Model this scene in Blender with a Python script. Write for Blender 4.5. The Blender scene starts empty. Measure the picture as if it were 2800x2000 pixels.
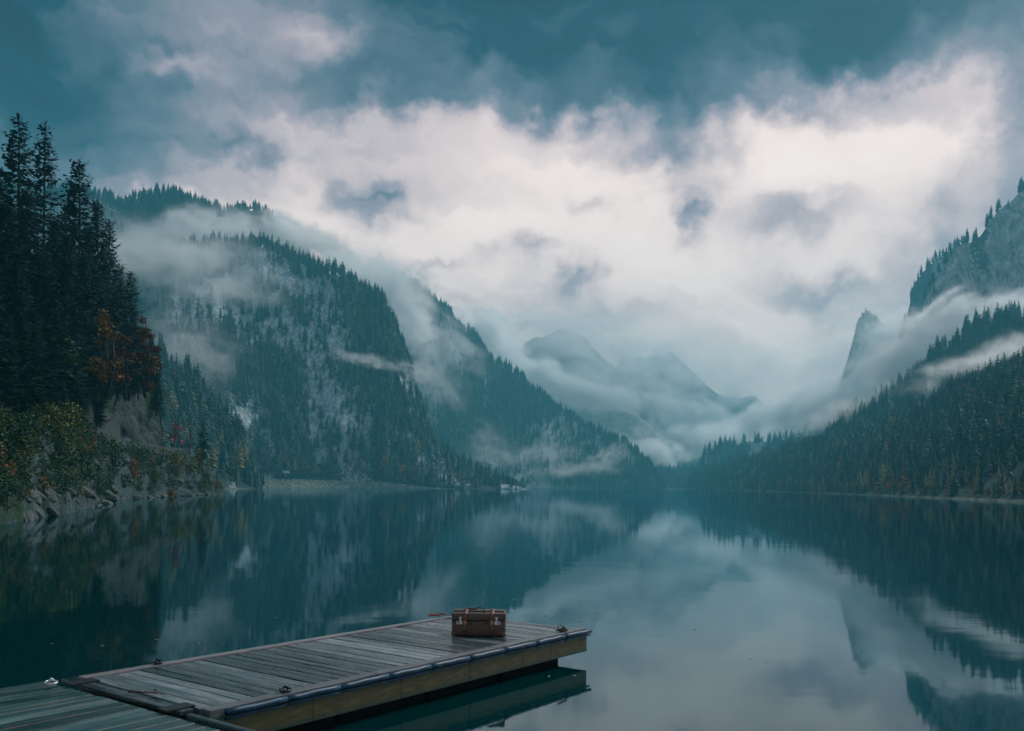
import bpy, bmesh, math, random
import numpy as np
from mathutils import Vector, Matrix
from mathutils.bvhtree import BVHTree

random.seed(7)
RNG = np.random.default_rng(7)
scene = bpy.context.scene
COL = scene.collection
R = math.radians

# ------------------------------------------------------------------ camera
F = 2480.0                      # focal length in pixels of the 2800 px wide photograph
HOR = 1331.0
CAMZ = 1.9
CAM_R = Matrix.Rotation(R(90), 3, 'X') @ Matrix.Rotation(R(0.5), 3, 'Z')
cam_d = bpy.data.cameras.new('camera')
cam = bpy.data.objects.new('camera', cam_d)
COL.objects.link(cam)
cam.matrix_world = Matrix.Translation((0, 0, CAMZ)) @ CAM_R.to_4x4()
cam_d.sensor_width = 36.0
cam_d.lens = 36.0 * F / 2800.0
cam_d.shift_y = (HOR - 1000.0) / 2800.0
cam_d.clip_start = 0.1
cam_d.clip_end = 8000
scene.camera = cam

# ------------------------------------------------------------------ render
scene.view_settings.view_transform = 'Standard'
scene.view_settings.look = 'None'
scene.view_settings.gamma = 1
scene.view_settings.exposure = 0.74
scene.view_settings.use_curve_mapping = False
cy = scene.cycles
cy.use_denoising = True
cy.use_adaptive_sampling = True
cy.adaptive_threshold = 0.02
cy.max_bounces = 16
cy.diffuse_bounces = 2
cy.glossy_bounces = 3
cy.transmission_bounces = 2
cy.transparent_max_bounces = 16
cy.volume_bounces = 14
cy.caustics_reflective = False
cy.caustics_refractive = False
cy.sample_clamp_indirect = 4

# ------------------------------------------------------------------ sun
SUN_AZ, SUN_EL = R(48), R(42)
sun_d = bpy.data.lights.new('sun', 'SUN')
sun_d.energy = 1.5
sun_d.angle = R(24)
sun_d.color = (1.0, 0.95, 0.92)
sun = bpy.data.objects.new('sun', sun_d)
COL.objects.link(sun)
sdir = Vector((math.sin(SUN_AZ) * math.cos(SUN_EL), math.cos(SUN_AZ) * math.cos(SUN_EL), math.sin(SUN_EL)))
sun.rotation_euler = sdir.to_track_quat('Z', 'Y').to_euler()
sun.location = (0, 0, 50)

# ------------------------------------------------------------------ world: overcast sky, cloud deck by direction
class NT:
    """small helper round a node tree"""
    def __init__(s, tree):
        s.t = tree
    def n(s, typ, **kw):
        nd = s.t.nodes.new(typ)
        for k, v in kw.items():
            setattr(nd, k, v)
        return nd
    def l(s, a, b):
        s.t.links.new(a, b)
    def put(s, sock, v):
        if isinstance(v, bpy.types.NodeSocket):
            s.l(v, sock)
        else:
            sock.default_value = v
    def m(s, op, a, b=0.0, c=0.0, clamp=False):
        nd = s.n('ShaderNodeMath', operation=op, use_clamp=clamp)
        s.put(nd.inputs[0], a); s.put(nd.inputs[1], b); s.put(nd.inputs[2], c)
        return nd.outputs[0]
    def vm(s, op, a, b=(0, 0, 0)):
        nd = s.n('ShaderNodeVectorMath', operation=op)
        s.put(nd.inputs[0], a); s.put(nd.inputs[1], b)
        return nd.outputs['Value'] if op in ('DOT_PRODUCT', 'LENGTH') else nd.outputs['Vector']
    def noise(s, vec, scale, detail=4, rough=0.5, dist=0.0):
        nd = s.n('ShaderNodeTexNoise')
        s.put(nd.inputs['Vector'], vec)
        nd.inputs['Scale'].default_value = scale
        nd.inputs['Detail'].default_value = detail
        nd.inputs['Roughness'].default_value = rough
        nd.inputs['Distortion'].default_value = dist
        return nd
    def ramp(s, fac, stops, interp='LINEAR'):
        nd = s.n('ShaderNodeValToRGB')
        cr = nd.color_ramp
        cr.interpolation = interp
        while len(cr.elements) > 1:
            cr.elements.remove(cr.elements[-1])
        first = True
        for p, c in stops:
            c = (c, c, c, 1) if isinstance(c, (int, float)) else (*c, 1)
            if first:
                e = cr.elements[0]; e.position = p; first = False
            else:
                e = cr.elements.new(p)
            e.color = c
        s.put(nd.inputs[0], fac)
        return nd.outputs[0]
    def mix(s, fac, a, b, blend='MIX'):
        nd = s.n('ShaderNodeMix', data_type='RGBA', blend_type=blend)
        s.put(nd.inputs[0], fac)
        for i, v in ((6, a), (7, b)):
            if isinstance(v, tuple) and len(v) == 3:
                v = (*v, 1)
            s.put(nd.inputs[i], v)
        return nd.outputs[2]
    def mapr(s, v, a, b, c=0.0, d=1.0, smooth=False):
        nd = s.n('ShaderNodeMapRange')
        if smooth:
            nd.interpolation_type = 'SMOOTHSTEP'
        s.put(nd.inputs[0], v)
        for i, x in enumerate((a, b, c, d)):
            nd.inputs[i + 1].default_value = x
        return nd.outputs[0]

world = bpy.data.worlds.new('World')
scene.world = world
world.use_nodes = True
wt = NT(world.node_tree)
wt.t.nodes.clear()
w_out = wt.n('ShaderNodeOutputWorld')
w_bg = wt.n('ShaderNodeBackground')
w_bg.inputs['Strength'].default_value = 0.1
wt.l(w_bg.outputs[0], w_out.inputs[0])
w_sky = wt.n('ShaderNodeTexSky', sky_type='NISHITA')
w_sky.sun_disc = False
w_sky.sun_elevation = SUN_EL
w_sky.sun_rotation = SUN_AZ
tc = wt.n('ShaderNodeTexCoord')
# warp the direction a little, so that every cloud edge frays
wn = wt.noise(tc.outputs['Generated'], 9.0, 5, 0.55)
wn2 = wt.noise(tc.outputs['Generated'], 34.0, 4, 0.55)
wv = wt.vm('MULTIPLY', wt.vm('SUBTRACT', wn.outputs['Color'], (0.5, 0.5, 0.5)), (0.10, 0.10, 0.085))
wv2 = wt.vm('MULTIPLY', wt.vm('SUBTRACT', wn2.outputs['Color'], (0.5, 0.5, 0.5)), (0.055, 0.055, 0.05))
dirw = wt.vm('NORMALIZE', wt.vm('ADD', wt.vm('ADD', tc.outputs['Generated'], wv), wv2))
sep = wt.n('ShaderNodeSeparateXYZ')
wt.l(dirw, sep.inputs[0])
az = wt.m('MULTIPLY', wt.m('ARCTAN2', sep.outputs[0], sep.outputs[1]), 180 / math.pi)
hz = wt.m('SQRT', wt.m('SUBTRACT', 1.0, wt.m('MULTIPLY', sep.outputs[2], sep.outputs[2])))
tanel = wt.m('DIVIDE', sep.outputs[2], wt.m('MAXIMUM', hz, 0.02))
cosaz = wt.m('MAXIMUM', wt.m('DIVIDE', sep.outputs[1], wt.m('MAXIMUM', hz, 0.02)), 0.7)
vv = wt.m('MINIMUM', wt.m('MAXIMUM', wt.m('DIVIDE', tanel, cosaz), -0.2), 3.0)      # 0 at the horizon, 0.54 at the top of the view

def px_az(px):
    return math.degrees(math.atan((px - 1400) / F))
def py_v(py):
    return (HOR - py) / F

SKY_PX = [0, 200, 400, 600, 850, 1100, 1350, 1600, 1850, 2100, 2350, 2600, 2800]
SKY_ROWS = [
    (-900, [.32] * 13),
    (-250, [.05, .10, .14, .14, .14, .05, .04, .04, .04, .04, .04, .08, .12]),
    (0,    [.04, .20, .30, .36, .40, .14, .12, .11, .11, .08, .08, .16, .30]),
    (130,  [.04, .24, .38, .44, .50, .24, .15, .14, .15, .14, .2, .38, .38]),
    (260,  [.08, .16, .28, .38, .32, .26, .36, .18, .18, .46, .74, .80, .46]),
    (380,  [.18, .27, .35, .48, .62, .70, .82, .72, .45, .90, 1.0, .92, .48]),
    (480,  [.28, .38, .50, .66, .74, .78, .93, .90, .78, .97, .98, .78, .44]),
    (600,  [.5, .6, .74, .85, .90, .92, 1.0, .97, .86, .86, .86, .68, .46]),
    (720,  [.6, .7, .8, .86, .86, .88, .84, .92, .97, .94, .78, .60, .50]),
    (850,  [.7, .72, .76, .76, .73, .73, .72, .78, .84, .86, .76, .62, .55]),
    (1050, [.72, .74, .76, .76, .76, .76, .76, .78, .84, .86, .80, .70, .62]),
    (1331, [.75] * 13),
]
azp = wt.mapr(az, -60, 60)
acc = None
vs = [py_v(r[0]) for r in SKY_ROWS]
vpos = wt.mapr(vv, 0.0, 1.0)
for k, (py, vals) in enumerate(SKY_ROWS):
    neutral = 0.9 * sum(vals) / 13 + 0.05
    stops = [(0.06, neutral)] + [((px_az(p) + 60) / 120, v) for p, v in zip(SKY_PX, vals)] + [(0.94, neutral)]
    rv = wt.ramp(azp, stops, 'EASE')
    ws = []
    if k < len(vs) - 1:
        ws.append((min(max(vs[k + 1], 0), 1), 0.0))
    ws.append((min(max(vs[k], 0.0), 1), 1.0))
    if k > 0:
        ws.append((min(max(vs[k - 1], 0), 1), 0.0))
    wr = wt.ramp(vpos, ws, 'EASE')
    term = wt.m('MULTIPLY', rv, wr)
    acc = term if acc is None else wt.m('ADD', acc, term)
SKY_BLOBS = [(985, 540, 105, 70, -.42), (1895, 590, 48, 75, -.45), (1905, 440, 110, 55, -.28), (2170, 600, 140, 55, -.30),
             (1600, 765, 55, 60, -.30), (1540, 800, 70, 40, -.15), (2250, 775, 170, 50, -.34), (690, 425, 130, 38, -.20),
             (1450, 690, 60, 40, -.28), (1330, 655, 60, 30, -.2), (1180, 695, 70, 18, -.22), (530, 190, 80, 40, .14), (870, 130, 90, 90, .08),
             (1690, 880, 150, 40, -.16), (1640, 570, 50, 30, -.2), (2560, 560, 60, 90, -.12), (1060, 600, 80, 30, -.15)]
uv = wt.n('ShaderNodeCombineXYZ')
wt.l(az, uv.inputs[0]); wt.l(vv, uv.inputs[1])
gsum = gs = None
for (px, py, rx, ry, a) in SKY_BLOBS:
    du = math.degrees(rx / F)
    d = wt.vm('MULTIPLY', wt.vm('SUBTRACT', uv.outputs[0], (px_az(px), py_v(py), 0)), (1 / du, F / ry, 0))
    g = wt.m('EXPONENT', wt.m('MULTIPLY', wt.vm('DOT_PRODUCT', d, d), -1.0))
    gs = g if gs is None else gs
    blob = wt.m('MULTIPLY', g, a * .95)
    gsum = blob if gsum is None else wt.m('ADD', gsum, blob)
# cloud texture, streaked along the band
st = wt.n('ShaderNodeMapping')
st.inputs['Rotation'].default_value = (0, R(-18), 0)
st.inputs['Scale'].default_value = (1.0, 1.0, 2.3)
wt.l(dirw, st.inputs[0])
cn = wt.noise(st.outputs[0], 6.0, 8, 0.57, 0.7)
acc = wt.m('MULTIPLY_ADD', wt.m('SUBTRACT', cn.outputs[0], 0.5), 0.55, acc)
bn = wt.noise(st.outputs[0], 17.0, 6, 0.6, 0.6)
acc = wt.m('ADD', acc, wt.m('MULTIPLY', gsum, wt.mapr(bn.outputs[0], .25, .75, .65, 1.25)))
ln = wt.noise(st.outputs[0], 2.6, 4, 0.5, 0.8)
acc = wt.m('MULTIPLY_ADD', wt.m('SUBTRACT', ln.outputs[0], 0.5), 0.42, acc)
SKY_GAIN = 0.75
def srgb(r, g, b, k=1.0):
    def f(c):
        c /= 255.0
        return c / 12.92 if c <= .04045 else ((c + .055) / 1.055) ** 2.4
    return (f(r) * k, f(g) * k, f(b) * k)
cloud = wt.ramp(acc, [(0.0, srgb(0, 26, 34)), (0.14, srgb(0, 50, 64)), (0.34, srgb(88, 102, 116)), (0.52, srgb(158, 148, 158)),
                      (0.72, srgb(216, 196, 194)), (0.9, srgb(252, 230, 222, 1.0)), (1.0, srgb(255, 236, 227, 1.02))])
cl10 = wt.vm('SCALE', cloud)
cl10.node.inputs['Scale'].default_value = 10.0 * SKY_GAIN
final = wt.mix(0.96, w_sky.outputs[0], cl10)
wt.l(final, w_bg.inputs[0])
world.cycles.sampling_method = 'MANUAL'
world.cycles.sample_map_resolution = 512

# ------------------------------------------------------------------ helpers
def ray(px, py):
    return CAM_R @ Vector(((px - 1400) / F, (HOR - py) / F, -1.0))
def P(px, py, Y):
    d = ray(px, py)
    return Vector((0, 0, CAMZ)) + d * (Y / d.y)
def G(px, py, z):
    d = ray(px, py)
    return Vector((0, 0, CAMZ)) + d * ((z - CAMZ) / d.z)

def tag(o, label=None, cat=None, group=None, kind=None):
    if label: o['label'] = label
    if cat: o['category'] = cat
    if group: o['group'] = group
    if kind: o['kind'] = kind
    return o
def link(name, me, mat=None, parent=None):
    o = bpy.data.objects.new(name, me)
    COL.objects.link(o)
    if mat is not None and me is not None and len(me.materials) == 0:
        for x in (mat if isinstance(mat, (list, tuple)) else [mat]):
            me.materials.append(x)
    if parent is not None:
        o.parent = parent
    return o
def empty(name, loc=(0, 0, 0), rz=0.0):
    o = bpy.data.objects.new(name, None)
    COL.objects.link(o)
    o.location = loc
    o.rotation_euler = (0, 0, rz)
    o.empty_display_size = 0.2
    return o
def mesh(name, v, f, smooth=False, midx=None):
    me = bpy.data.meshes.new(name)
    me.from_pydata([tuple(map(float, x)) for x in v], [], [tuple(map(int, x)) for x in f])
    if smooth:
        me.polygons.foreach_set('use_smooth', [True] * len(me.polygons))
    if midx is not None:
        me.polygons.foreach_set('material_index', midx)
    me.update()
    return me
def bm_mesh(name, bm, smooth=False):
    me = bpy.data.meshes.new(name)
    bm.to_mesh(me)
    bm.free()
    if smooth:
        me.polygons.foreach_set('use_smooth', [True] * len(me.polygons))
    return me
def box_bm(bm, sx, sy, sz, c=(0, 0, 0), bev=0.0, seg=2, rot=None):
    m = Matrix.Translation(c)
    if rot is not None:
        m = m @ rot
    r = bmesh.ops.create_cube(bm, size=1.0, matrix=m @ Matrix.Diagonal((sx, sy, sz, 1)))
    if bev > 0:
        es = list({e for v in r['verts'] for e in v.link_edges})
        bmesh.ops.bevel(bm, geom=es, offset=bev, segments=seg, affect='EDGES', profile=0.5)
def tube_arrays(path, rad, n=8, cap=True):
    """swept tube along a list of points; rad is a number or one per point"""
    pts = [Vector(p) for p in path]
    rr = rad if isinstance(rad, (list, tuple)) else [rad] * len(pts)
    V, Fc = [], []
    up = Vector((0, 0, 1))
    for i, p in enumerate(pts):
        t = (pts[min(i + 1, len(pts) - 1)] - pts[max(i - 1, 0)]).normalized()
        a = up if abs(t.dot(up)) < 0.95 else Vector((1, 0, 0))
        x = t.cross(a).normalized(); y = t.cross(x)
        for k in range(n):
            th = 2 * math.pi * k / n
            V.append(p + (x * math.cos(th) + y * math.sin(th)) * rr[i])
    for i in range(len(pts) - 1):
        for k in range(n):
            a = i * n + k; b = i * n + (k + 1) % n
            Fc.append((a, b, b + n, a + n))
    if cap:
        Fc.append(tuple(range(n - 1, -1, -1)))
        Fc.append(tuple(range((len(pts) - 1) * n, len(pts) * n)))
    return V, Fc
def tube(name, path, rad, mat, parent=None, n=8, smooth=True):
    v, f = tube_arrays(path, rad, n)
    return link(name, mesh(name, v, f, smooth), mat, parent)
def joinm(parts):
    V, Fc = [], []
    for v, f in parts:
        o = len(V)
        V.extend(v)
        Fc.extend([tuple(i + o for i in x) for x in f])
    return V, Fc

# vectorised value noise
def _h(ix, iy, seed):
    n = (ix.astype(np.int64) * 374761393 + iy.astype(np.int64) * 668265263 + seed * 1442695041) & 0xffffffff
    n = ((n ^ (n >> 13)) * 1274126177) & 0xffffffff
    n = n ^ (n >> 16)
    return (n & 0xffff) / 65535.0
def vnoise(x, y, seed=0):
    x = np.asarray(x, float); y = np.asarray(y, float)
    ix = np.floor(x); iy = np.floor(y)
    fx = x - ix; fy = y - iy
    fx = fx * fx * (3 - 2 * fx); fy = fy * fy * (3 - 2 * fy)
    a = _h(ix, iy, seed); b = _h(ix + 1, iy, seed); c = _h(ix, iy + 1, seed); d = _h(ix + 1, iy + 1, seed)
    return (a * (1 - fx) + b * fx) * (1 - fy) + (c * (1 - fx) + d * fx) * fy
def fbm(x, y, octv=5, seed=0, ridged=False):
    s = 0; amp = 0.5; tot = 0
    for k in range(octv):
        n = vnoise(np.asarray(x) * 2 ** k + k * 17.3, np.asarray(y) * 2 ** k + k * 9.1, seed + k)
        if ridged:
            n = 1 - abs(2 * n - 1)
        s = s + amp * n; tot += amp; amp *= 0.5
    return s / tot

# ------------------------------------------------------------------ materials
def pmat(name):
    m = bpy.data.materials.new(name)
    m.use_nodes = True
    nt = NT(m.node_tree)
    b = m.node_tree.nodes['Principled BSDF']
    return m, nt, b
def plain(name, col, rough=0.6, metal=0.0, spec=0.5, var=0.0, scale=20.0, bump=0.0):
    m, nt, b = pmat(name)
    b.inputs['Roughness'].default_value = rough
    b.inputs['Metallic'].default_value = metal
    b.inputs['Specular IOR Level'].default_value = spec
    if var > 0:
        t = nt.n('ShaderNodeTexCoord')
        n = nt.noise(t.outputs['Object'], scale, 5, 0.6)
        lo = tuple(c * (1 - var) for c in col); hi = tuple(min(1, c * (1 + var)) for c in col)
        nt.l(nt.ramp(n.outputs[0], [(0.3, lo), (0.7, hi)]), b.inputs['Base Color'])
        if bump > 0:
            bp = nt.n('ShaderNodeBump')
            bp.inputs['Strength'].default_value = bump
            bp.inputs['Distance'].default_value = 0.02
            nt.l(n.outputs[0], bp.inputs['Height'])
            nt.l(bp.outputs[0], b.inputs['Normal'])
    else:
        b.inputs['Base Color'].default_value = (*col, 1)
    return m
def foliage(name, cols, scale=0.6, rough=0.65):
    """leaf colour varies from tree to tree and from clump to clump"""
    m, nt, b = pmat(name)
    oi = nt.n('ShaderNodeObjectInfo')
    g = nt.n('ShaderNodeNewGeometry')
    n = nt.noise(g.outputs['Position'], scale, 3, 0.6)
    f = nt.m('ADD', nt.m('MULTIPLY', oi.outputs['Random'], 0.62), nt.m('MULTIPLY', nt.m('SUBTRACT', n.outputs[0], 0.3), 0.9), clamp=True)
    st = [(i / max(1, len(cols) - 1), c) for i, c in enumerate(cols)]
    nt.l(nt.ramp(f, st), b.inputs['Base Color'])
    b.inputs['Roughness'].default_value = rough
    b.inputs['Specular IOR Level'].default_value = 0.2
    return m

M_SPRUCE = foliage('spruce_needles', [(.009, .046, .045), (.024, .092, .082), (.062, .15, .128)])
M_PALE = foliage('pale_conifer_needles', [(.06, .12, .105), (.10, .17, .15), (.15, .20, .175)])
M_LARCH = foliage('larch_needles', [(.22, .22, .09), (.34, .29, .11), (.44, .32, .15)])
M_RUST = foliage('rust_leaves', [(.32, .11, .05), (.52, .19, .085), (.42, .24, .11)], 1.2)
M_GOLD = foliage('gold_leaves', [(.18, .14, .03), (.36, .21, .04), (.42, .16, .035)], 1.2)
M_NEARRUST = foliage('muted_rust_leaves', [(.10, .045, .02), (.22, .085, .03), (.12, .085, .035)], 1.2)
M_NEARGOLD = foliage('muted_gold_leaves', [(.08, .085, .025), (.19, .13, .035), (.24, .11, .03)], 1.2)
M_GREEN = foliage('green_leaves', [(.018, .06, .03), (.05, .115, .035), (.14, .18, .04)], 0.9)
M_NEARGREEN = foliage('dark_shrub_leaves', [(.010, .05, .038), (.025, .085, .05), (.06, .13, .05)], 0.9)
M_YELLOW = foliage('yellow_green_leaves', [(.06, .10, .03), (.15, .19, .04), (.28, .22, .045)], 0.9)
M_BARE = foliage('bare_twigs', [(.13, .12, .115), (.20, .175, .17), (.25, .20, .19)], 0.5)
M_RED = foliage('red_leaves', [(.20, .035, .03), (.28, .06, .05), (.22, .09, .07)], 1.2)
M_BARK = plain('bark', (.030, .036, .035), 0.85, var=.5, scale=3)
M_PBARK = plain('pale_bark', (.30, .32, .31), 0.8, var=.35, scale=2)

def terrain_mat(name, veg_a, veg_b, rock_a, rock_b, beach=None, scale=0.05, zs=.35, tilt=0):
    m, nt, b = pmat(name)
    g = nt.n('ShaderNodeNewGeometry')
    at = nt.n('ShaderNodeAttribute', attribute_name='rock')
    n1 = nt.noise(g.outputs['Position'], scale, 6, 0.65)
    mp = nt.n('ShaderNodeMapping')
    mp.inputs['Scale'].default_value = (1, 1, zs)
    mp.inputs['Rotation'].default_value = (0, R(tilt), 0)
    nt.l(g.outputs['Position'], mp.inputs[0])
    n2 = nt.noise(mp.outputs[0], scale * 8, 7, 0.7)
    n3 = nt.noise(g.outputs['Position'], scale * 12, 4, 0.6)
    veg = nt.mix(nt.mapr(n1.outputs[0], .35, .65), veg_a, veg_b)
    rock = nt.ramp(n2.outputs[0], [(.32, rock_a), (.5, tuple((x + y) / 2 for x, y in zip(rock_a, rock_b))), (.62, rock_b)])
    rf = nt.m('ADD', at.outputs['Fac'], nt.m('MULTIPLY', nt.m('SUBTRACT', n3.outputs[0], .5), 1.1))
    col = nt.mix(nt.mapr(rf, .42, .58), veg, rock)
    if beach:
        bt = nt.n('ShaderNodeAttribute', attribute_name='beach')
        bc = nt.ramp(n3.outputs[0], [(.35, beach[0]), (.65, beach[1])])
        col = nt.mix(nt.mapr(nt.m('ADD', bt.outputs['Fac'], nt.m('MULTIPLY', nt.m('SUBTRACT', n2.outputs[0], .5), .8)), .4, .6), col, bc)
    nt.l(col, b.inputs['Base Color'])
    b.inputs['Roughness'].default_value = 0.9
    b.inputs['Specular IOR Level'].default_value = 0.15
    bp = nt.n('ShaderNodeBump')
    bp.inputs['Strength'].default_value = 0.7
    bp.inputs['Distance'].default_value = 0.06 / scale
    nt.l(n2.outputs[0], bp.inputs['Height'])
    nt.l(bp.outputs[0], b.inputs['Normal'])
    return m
VEG_A, VEG_B = (.018, .052, .050), (.055, .080, .070)
M_HILL = terrain_mat('forest_hill', VEG_A, VEG_B, (.09, .12, .13), (.42, .44, .45), ((.06, .085, .055), (.22, .22, .17)), .05)
M_HILLC = terrain_mat('crag_hill', VEG_A, VEG_B, (.11, .15, .165), (.66, .74, .77), ((.17, .17, .11), (.52, .49, .40)), .05)
M_CLIFF = terrain_mat('pale_cliff', (.03, .05, .05), (.07, .08, .075), (.07, .09, .105), (.58, .58, .59), None, .03)
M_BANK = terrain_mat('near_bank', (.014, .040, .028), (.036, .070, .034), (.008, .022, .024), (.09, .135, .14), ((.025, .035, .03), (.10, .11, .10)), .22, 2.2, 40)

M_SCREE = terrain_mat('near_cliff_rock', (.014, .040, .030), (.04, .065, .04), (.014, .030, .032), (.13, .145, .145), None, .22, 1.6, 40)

# ------------------------------------------------------------------ ground and water
def sheet(name, x0, x1, y0, y1, z, mat):
    return link(name, mesh(name, [(x0, y0, z), (x1, y0, z), (x1, y1, z), (x0, y1, z)], [(0, 1, 2, 3)]), mat)
tag(sheet('ground', -1700, 1700, -700, 2150, -3.0, plain('lake_bed', (.10, .11, .10), .9, var=.3, scale=.1)), kind='structure')
m_water, nt, b = pmat('lake_water')
g = nt.n('ShaderNodeNewGeometry')
mp = nt.n('ShaderNodeMapping'); mp.inputs['Scale'].default_value = (0.55, 1.0, 1)
nt.l(g.outputs['Position'], mp.inputs[0])
n1 = nt.noise(mp.outputs[0], 0.55, 3, 0.5)
n2 = nt.noise(mp.outputs[0], 5.0, 3, 0.55)
patch = nt.mapr(nt.noise(g.outputs['Position'], 0.045, 3, .5).outputs[0], .48, .68, 0.15, 1.0)
hh = nt.m('ADD', nt.m('MULTIPLY', n1.outputs[0], 0.004), nt.m('MULTIPLY', nt.m('MULTIPLY', n2.outputs[0], patch), 0.0016))
bp = nt.n('ShaderNodeBump'); bp.inputs['Strength'].default_value = 1.0; bp.inputs['Distance'].default_value = 1.0
nt.l(hh, bp.inputs['Height']); nt.l(bp.outputs[0], b.inputs['Normal'])
nt.t.nodes.remove(b)
fr = nt.n('ShaderNodeFresnel'); fr.inputs['IOR'].default_value = 1.48; nt.l(bp.outputs[0], fr.inputs['Normal'])
df = nt.n('ShaderNodeBsdfDiffuse'); df.inputs['Color'].default_value = (.0002, .030, .033, 1)
gl = nt.n('ShaderNodeBsdfGlossy'); gl.inputs['Color'].default_value = (.76, .93, 1.0, 1); gl.inputs['Roughness'].default_value = .035
nt.l(bp.outputs[0], gl.inputs['Normal'])
mx = nt.n('ShaderNodeMixShader'); nt.l(fr.outputs[0], mx.inputs[0]); nt.l(df.outputs[0], mx.inputs[1]); nt.l(gl.outputs[0], mx.inputs[2])
nt.l(mx.outputs[0], [n for n in nt.t.nodes if n.type == 'OUTPUT_MATERIAL'][0].inputs['Surface'])
tag(sheet('lake_water', -1690, 1690, -690, 2140, 0.0, m_water), 'still teal lake mirroring clouds and mountains', kind='structure')

# ------------------------------------------------------------------ terrain
class Slope:
    """a hillside: foot line at the water, ridge line against the sky, and a back that falls away behind it"""
    def __init__(s, name, ridge, foot, mat, nu=140, nv=44, prof=1.0, amp=8.0, seed=1, rock_bias=0.0, rock_scale=0.02, back=80.0, beach=0.0, label=None, zamp=0.0, strata=0.0, rockv=None, freq=1.0, zf=0.0):
        rp = np.array([tuple(P(*r)) for r in ridge]); rt = np.array([r[0] for r in ridge], float); rt = (rt - rt[0]) / (rt[-1] - rt[0])
        fp = []
        for f in foot:
            if len(f) == 2:
                q = P(f[0], HOR, f[1]); fp.append((q.x, q.y, -0.35))
            else:
                fp.append(tuple(P(*f)))
        fp = np.array(fp); ft = np.array([f[0] for f in foot], float); ft = (ft - ft[0]) / (ft[-1] - ft[0])
        u = np.linspace(0, 1, nu)
        Rg = np.stack([np.interp(u, rt, rp[:, k]) for k in range(3)], 1)
        Fo = np.stack([np.interp(u, ft, fp[:, k]) for k in range(3)], 1)
        v = np.linspace(0, 1, nv)
        U, V = np.meshgrid(u, v, indexing='ij')
        XY = Fo[:, None, :2] * (1 - V[..., None]) + Rg[:, None, :2] * V[..., None]
        Z = Fo[:, None, 2] + (Rg[:, None, 2] - Fo[:, None, 2]) * (V ** prof)
        length = np.linalg.norm(np.diff(Rg, axis=0), axis=1).sum()
        Rg[:, 2] += (fbm(u * length / (amp * 3.5), u * 0 + seed, 4, seed + 40) - .5) * amp * 1.6 * np.clip(Rg[:, 2] / (amp * 3), 0, 1)
        Z = Fo[:, None, 2] + (Rg[:, None, 2] - Fo[:, None, 2]) * (V ** prof)
        k = freq / (amp * 6)
        A = fbm(U * length * k, Z * k * 0.7, 5, seed) - 0.5
        B = fbm(U * length * k * 2.3, Z * k * .5, 5, seed + 9, ridged=True) - 0.5
        if zf:
            A = fbm(U * length * k + Z * k * .6, Z * k * 1.6, 5, seed) - 0.5
            B = fbm(U * length * k * 1.8 + Z * k * 1.6, Z * k * zf - U * length * k * .5, 5, seed + 9, ridged=True) - 0.5
        env = np.clip(np.minimum(V / 0.12, 1), 0, 1) * np.clip((1 - V) / 0.06 + .25, 0, 1)
        D = (A * 1.6 + B * 1.0) * amp * env
        if strata:
            q = (U * length * 0.5 + Z * 0.9) * strata
            D = D + (np.abs((q % 1.0) - .5) - .25) * amp * .8 * env * (0.3 + fbm(U * 9, V * 9, 3, seed + 4))
        d = XY - np.array([0, 0]); d = d / np.linalg.norm(d, axis=2, keepdims=True)
        XY = XY - d * D[..., None]
        Z = Z + (fbm(U * length * k * 1.7, V * 3, 4, seed + 5) - .5) * zamp * np.clip(V * 4, 0, 1)
        s.rock = np.clip((fbm(U * length * rock_scale, Z * rock_scale * 0.8, 4, seed + 21) - .5) * 3.2 + .5 + rock_bias, 0, 1)
        if rockv is not None:
            s.rock = np.clip(s.rock + rockv(U, V), 0, 1)
        s.beach = np.clip((beach - V) / max(beach, 1e-3) * 2, 0, 1) if beach > 0 else np.zeros_like(V)
        s.grid = np.stack([XY[..., 0], XY[..., 1], Z], 2)
        s.U, s.V = U, V
        # back side
        top = s.grid[:, -1, :]
        away = top[:, :2] / np.linalg.norm(top[:, :2], axis=1, keepdims=True)
        rows = [s.grid]
        for fr in (0.25, 0.6, 1.0):
            r = top.copy(); r[:, :2] += away * back * fr
            r[:, 2] = top[:, 2] - (top[:, 2] + 2.0) * fr ** 1.3
            rows.append(r[:, None, :])
        full = np.concatenate(rows, 1)
        n2 = full.shape[1]
        idx = np.arange(nu * n2).reshape(nu, n2)
        Fq = np.stack([idx[:-1, :-1], idx[1:, :-1], idx[1:, 1:], idx[:-1, 1:]], -1).reshape(-1, 4)
        me = mesh(name, full.reshape(-1, 3), Fq, True)
        for nm, arr in (('rock', s.rock), ('beach', s.beach)):
            a = me.attributes.new(nm, 'FLOAT', 'POINT')
            ext = np.concatenate([arr, np.repeat(arr[:, -1:] * (0 if nm == 'beach' else 1), 3, 1)], 1)
            a.data.foreach_set('value', ext.reshape(-1).astype(np.float32))
        s.obj = tag(link(name, me, mat), label, kind='structure')
        s.bvh = BVHTree.FromPolygons(full.reshape(-1, 3).tolist(), Fq.tolist())
        a = s.grid[1:, :-1] - s.grid[:-1, :-1]; c = s.grid[:-1, 1:] - s.grid[:-1, :-1]
        s.area = np.linalg.norm(np.cross(a, c), axis=2)
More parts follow.
